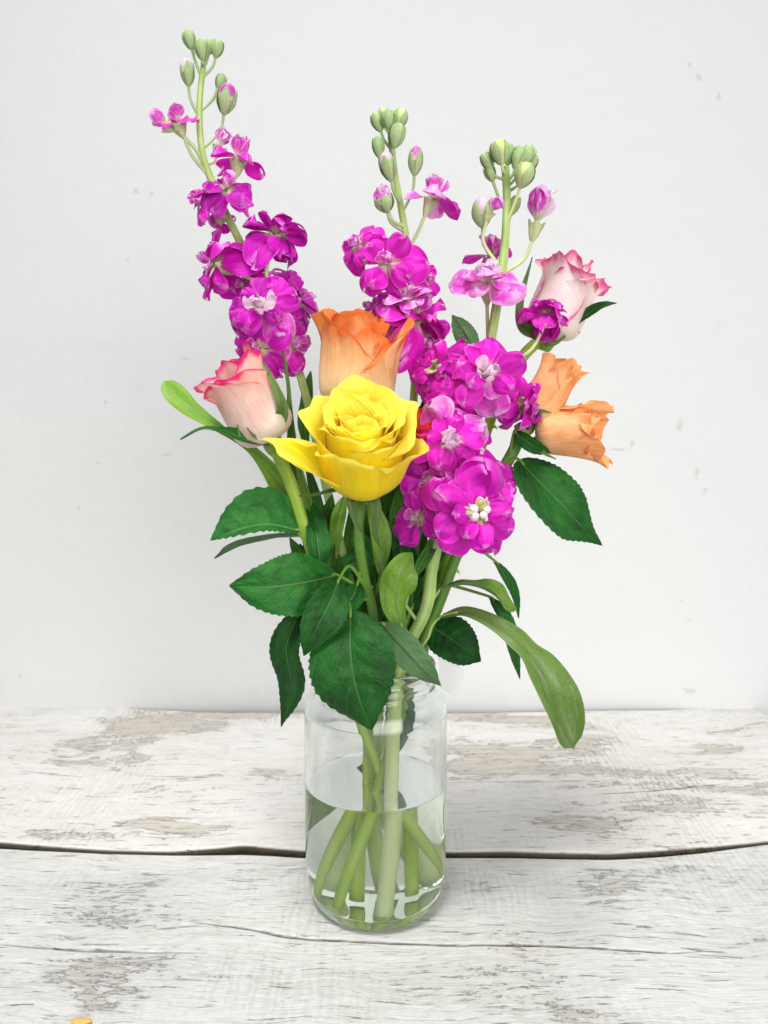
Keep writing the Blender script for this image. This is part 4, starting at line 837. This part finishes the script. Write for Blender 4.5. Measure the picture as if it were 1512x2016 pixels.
lf(G, [(730, 1250, -.02), (760, 1200, -.022), (770, 1160, -.02), (760, 1120, -.016)], 30, face(.2, .2, 1), seed=71, petiole=[on_stem(P, 1260)], teeth=9)

k_ = 0
for pts, half, nrm, par in (
    ([(620, 1150, .014), (600, 1060, .010), (590, 960, .010), (575, 870, .012), (570, 760, .012)], 13, face(-.5, .1, .8), 'stock_flower'),
    ([(660, 1160, .012), (640, 1060, .006), (622, 980, .004), (600, 905, .0)], 13, face(.3, .2, 1), 'stock_flower'),
    ([(690, 1180, .016), (690, 1080, .016), (700, 1000, .016), (690, 920, .020)], 18, face(.3, .2, 1), 'stock_flower'),
    ([(705, 1200, .022), (722, 1100, .024), (735, 1010, .024), (742, 920, .026)], 20, face(-.3, .1, 1), 'stock_flower.001'),
    ([(770, 1200, .006), (775, 1120, .002), (772, 1050, .0), (780, 980, .004)], 24, face(.3, .1, 1), 'stock_flower.001'),
    ([(800, 1220, .022), (812, 1130, .022), (822, 1050, .022), (812, 960, .024)], 24, face(-.2, .1, 1), 'stock_flower.001'),
    ([(845, 1250, .016), (858, 1180, .014), (872, 1120, .012), (890, 1060, .014)], 22, face(.3, .1, 1), 'stock_flower.001'),
    ([(740, 1265, .004), (725, 1215, -.004), (700, 1180, -.010), (668, 1160, -.012)], 26, face(-.2, .4, .9), 'stock_flower.001'),
    ([(800, 1130, .004), (790, 1060, -.004), (796, 990, -.006), (806, 930, .0)], 30, face(.2, .1, 1), 'stock_flower.001'),
    ([(770, 1060, .006), (766, 1000, .004), (776, 940, .004), (800, 880, .006)], 26, face(-.2, .1, 1), 'stock_flower.001'),
    ([(838, 960, .006), (836, 900, .002), (842, 850, .0), (850, 790, .004)], 30, face(-.2, .2, 1), 'stock_flower.001'),
    ([(608, 900, .016), (600, 840, .014), (604, 790, .014), (612, 730, .016)], 16, face(-.2, .1, 1), 'stock_flower')):
    k_ += 1; par_ = bpy.data.objects[par]; P0 = at(*pts[0])
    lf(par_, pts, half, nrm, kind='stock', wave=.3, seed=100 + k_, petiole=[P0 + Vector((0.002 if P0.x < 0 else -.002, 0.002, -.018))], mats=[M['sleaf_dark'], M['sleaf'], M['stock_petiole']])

# ================================================================ scrap of clear film by the jar neck, crumb on the front plank
t_ = NT('clear_film'); tr = t_.n('ShaderNodeBsdfTransparent'); gl = t_.n('ShaderNodeBsdfPrincipled'); gl.inputs['Base Color'].default_value = (0.9, 0.9, 0.9, 1); gl.inputs['Roughness'].default_value = 0.25
mx = t_.n('ShaderNodeMixShader'); mx.inputs[0].default_value = 0.22; t_.l(tr.outputs[0], mx.inputs[1]); t_.l(gl.outputs[0], mx.inputs[2]); t_.l(mx.outputs[0], t_.out.inputs[0])
b = MB(); rows = []
for q in np.linspace(0, 1, 14):
    a = np.array(tuple(at(862 + 4 * q, 1292 + 62 * q, .004 - .004 * q))); e = np.array(tuple(at(884 + 30 * math.sin(2.2 * q + .5), 1296 + 84 * q - 10 * q * q, -.012 - .012 * math.sin(3 * q))))
    rows.append([a + (e - a) * k + np.array((0, -.006, .001)) * math.sin(3.1 * k) for k in np.linspace(0, 1, 10)])
b.grid(np.array(rows)); film = b.build('plastic_film', [t_.mat], None, Vector(rows[0][0])); tag(film, 'small curled scrap of clear film at the right of the jar neck', 'film')
t_ = NT('dry_petal'); M['crumb'] = t_.finish((0.62, 0.36, 0.10), 0.7, 0.2)
b = MB(); g0 = ground(160, 2016); rows = []
for q in np.linspace(0, 1, 9): rows.append([(g0.x + (q - .5) * .010, g0.y + (k - .5) * .005 * math.sin(math.pi * (.1 + .8 * q)), .0012 + .0018 * math.sin(3 * q) * math.sin(3.1 * k) + .0006 * math.sin(9 * q)) for k in np.linspace(0, 1, 7)])
b.grid(np.array(rows)); cr = b.build('dried_petal', [M['crumb']], None, Vector(rows[0][0])); tag(cr, 'tiny dry golden petal scrap at the bottom left of the table', 'petal')

# ---------------------------------------------------------------- leaves packed between the stems above the jar neck
rg = random.Random(77); hosts = ['rose', 'rose.001', 'rose.003', 'rose.004', 'rose.005']
for k in range(22):
    px = rg.uniform(625, 850); py = rg.uniform(1085, 1250); Y = rg.uniform(-.004, .034); a = R(rg.uniform(-35, 35)) + (px - 738) / 260; ln = rg.uniform(80, 150)
    q = [(px + math.sin(a) * ln * t * (1 + .2 * t), py - math.cos(a) * ln * t, Y + .010 * math.sin(2.5 * t) * rg.uniform(-1, 1)) for t in (0, .35, .7, 1)]
    foot = at(738 + (px - 738) * .55, 1300, .004); rose_like = k % 3 != 0
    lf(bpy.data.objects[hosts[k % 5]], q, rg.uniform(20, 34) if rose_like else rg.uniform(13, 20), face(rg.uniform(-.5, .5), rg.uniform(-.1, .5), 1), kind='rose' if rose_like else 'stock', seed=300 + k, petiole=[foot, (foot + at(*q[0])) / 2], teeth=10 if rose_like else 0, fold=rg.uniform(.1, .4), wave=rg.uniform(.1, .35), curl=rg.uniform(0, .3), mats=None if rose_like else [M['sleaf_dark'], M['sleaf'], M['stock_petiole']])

for k in range(12):                 # nearer leaves, in the shade under the yellow rose
    px = rg.uniform(628, 700) if k % 2 else rg.uniform(735, 830); py = rg.uniform(1120, 1210); Y = rg.uniform(-.026, -.010); a = R(rg.uniform(-25, 25)) + (px - 738) / 300; ln = rg.uniform(90, 150)
    q = [(px + math.sin(a) * ln * t * (1 + .2 * t), py - math.cos(a) * ln * t, Y + .008 * math.sin(2.5 * t) * rg.uniform(-1, 1)) for t in (0, .35, .7, 1)]
    foot = at(738 + (px - 738) * .5, 1300, -.008); rose_like = k % 3 == 0
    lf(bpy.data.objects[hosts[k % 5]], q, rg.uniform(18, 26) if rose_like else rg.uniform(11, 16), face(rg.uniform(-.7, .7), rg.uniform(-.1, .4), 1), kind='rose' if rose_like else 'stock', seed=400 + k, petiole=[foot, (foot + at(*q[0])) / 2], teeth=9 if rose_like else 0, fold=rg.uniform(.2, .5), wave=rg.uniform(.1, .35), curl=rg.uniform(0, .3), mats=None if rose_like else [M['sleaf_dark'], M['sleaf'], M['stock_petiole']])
# leaves drawn down into the jar
for pts, wd, nrm, host, sd in (
    ([(.010, .012, .150), (.014, .010, .122), (.012, .012, .098), (.006, .014, .076)], .010, face(.3, 0, 1), 'rose.003', 2),
    ([(-.004, .016, .080), (-.016, .018, .062), (-.026, .014, .045), (-.029, .008, .028)], .009, face(-.3, .3, 1), 'stock_flower.001', 3)):
    leaf(bpy.data.objects[host], [Vector(p) for p in pts], wd, nrm, kind='rose' if sd < 3 else 'stock', seed=500 + sd, wave=.2, fold=.3, teeth=10 if sd < 3 else 0)
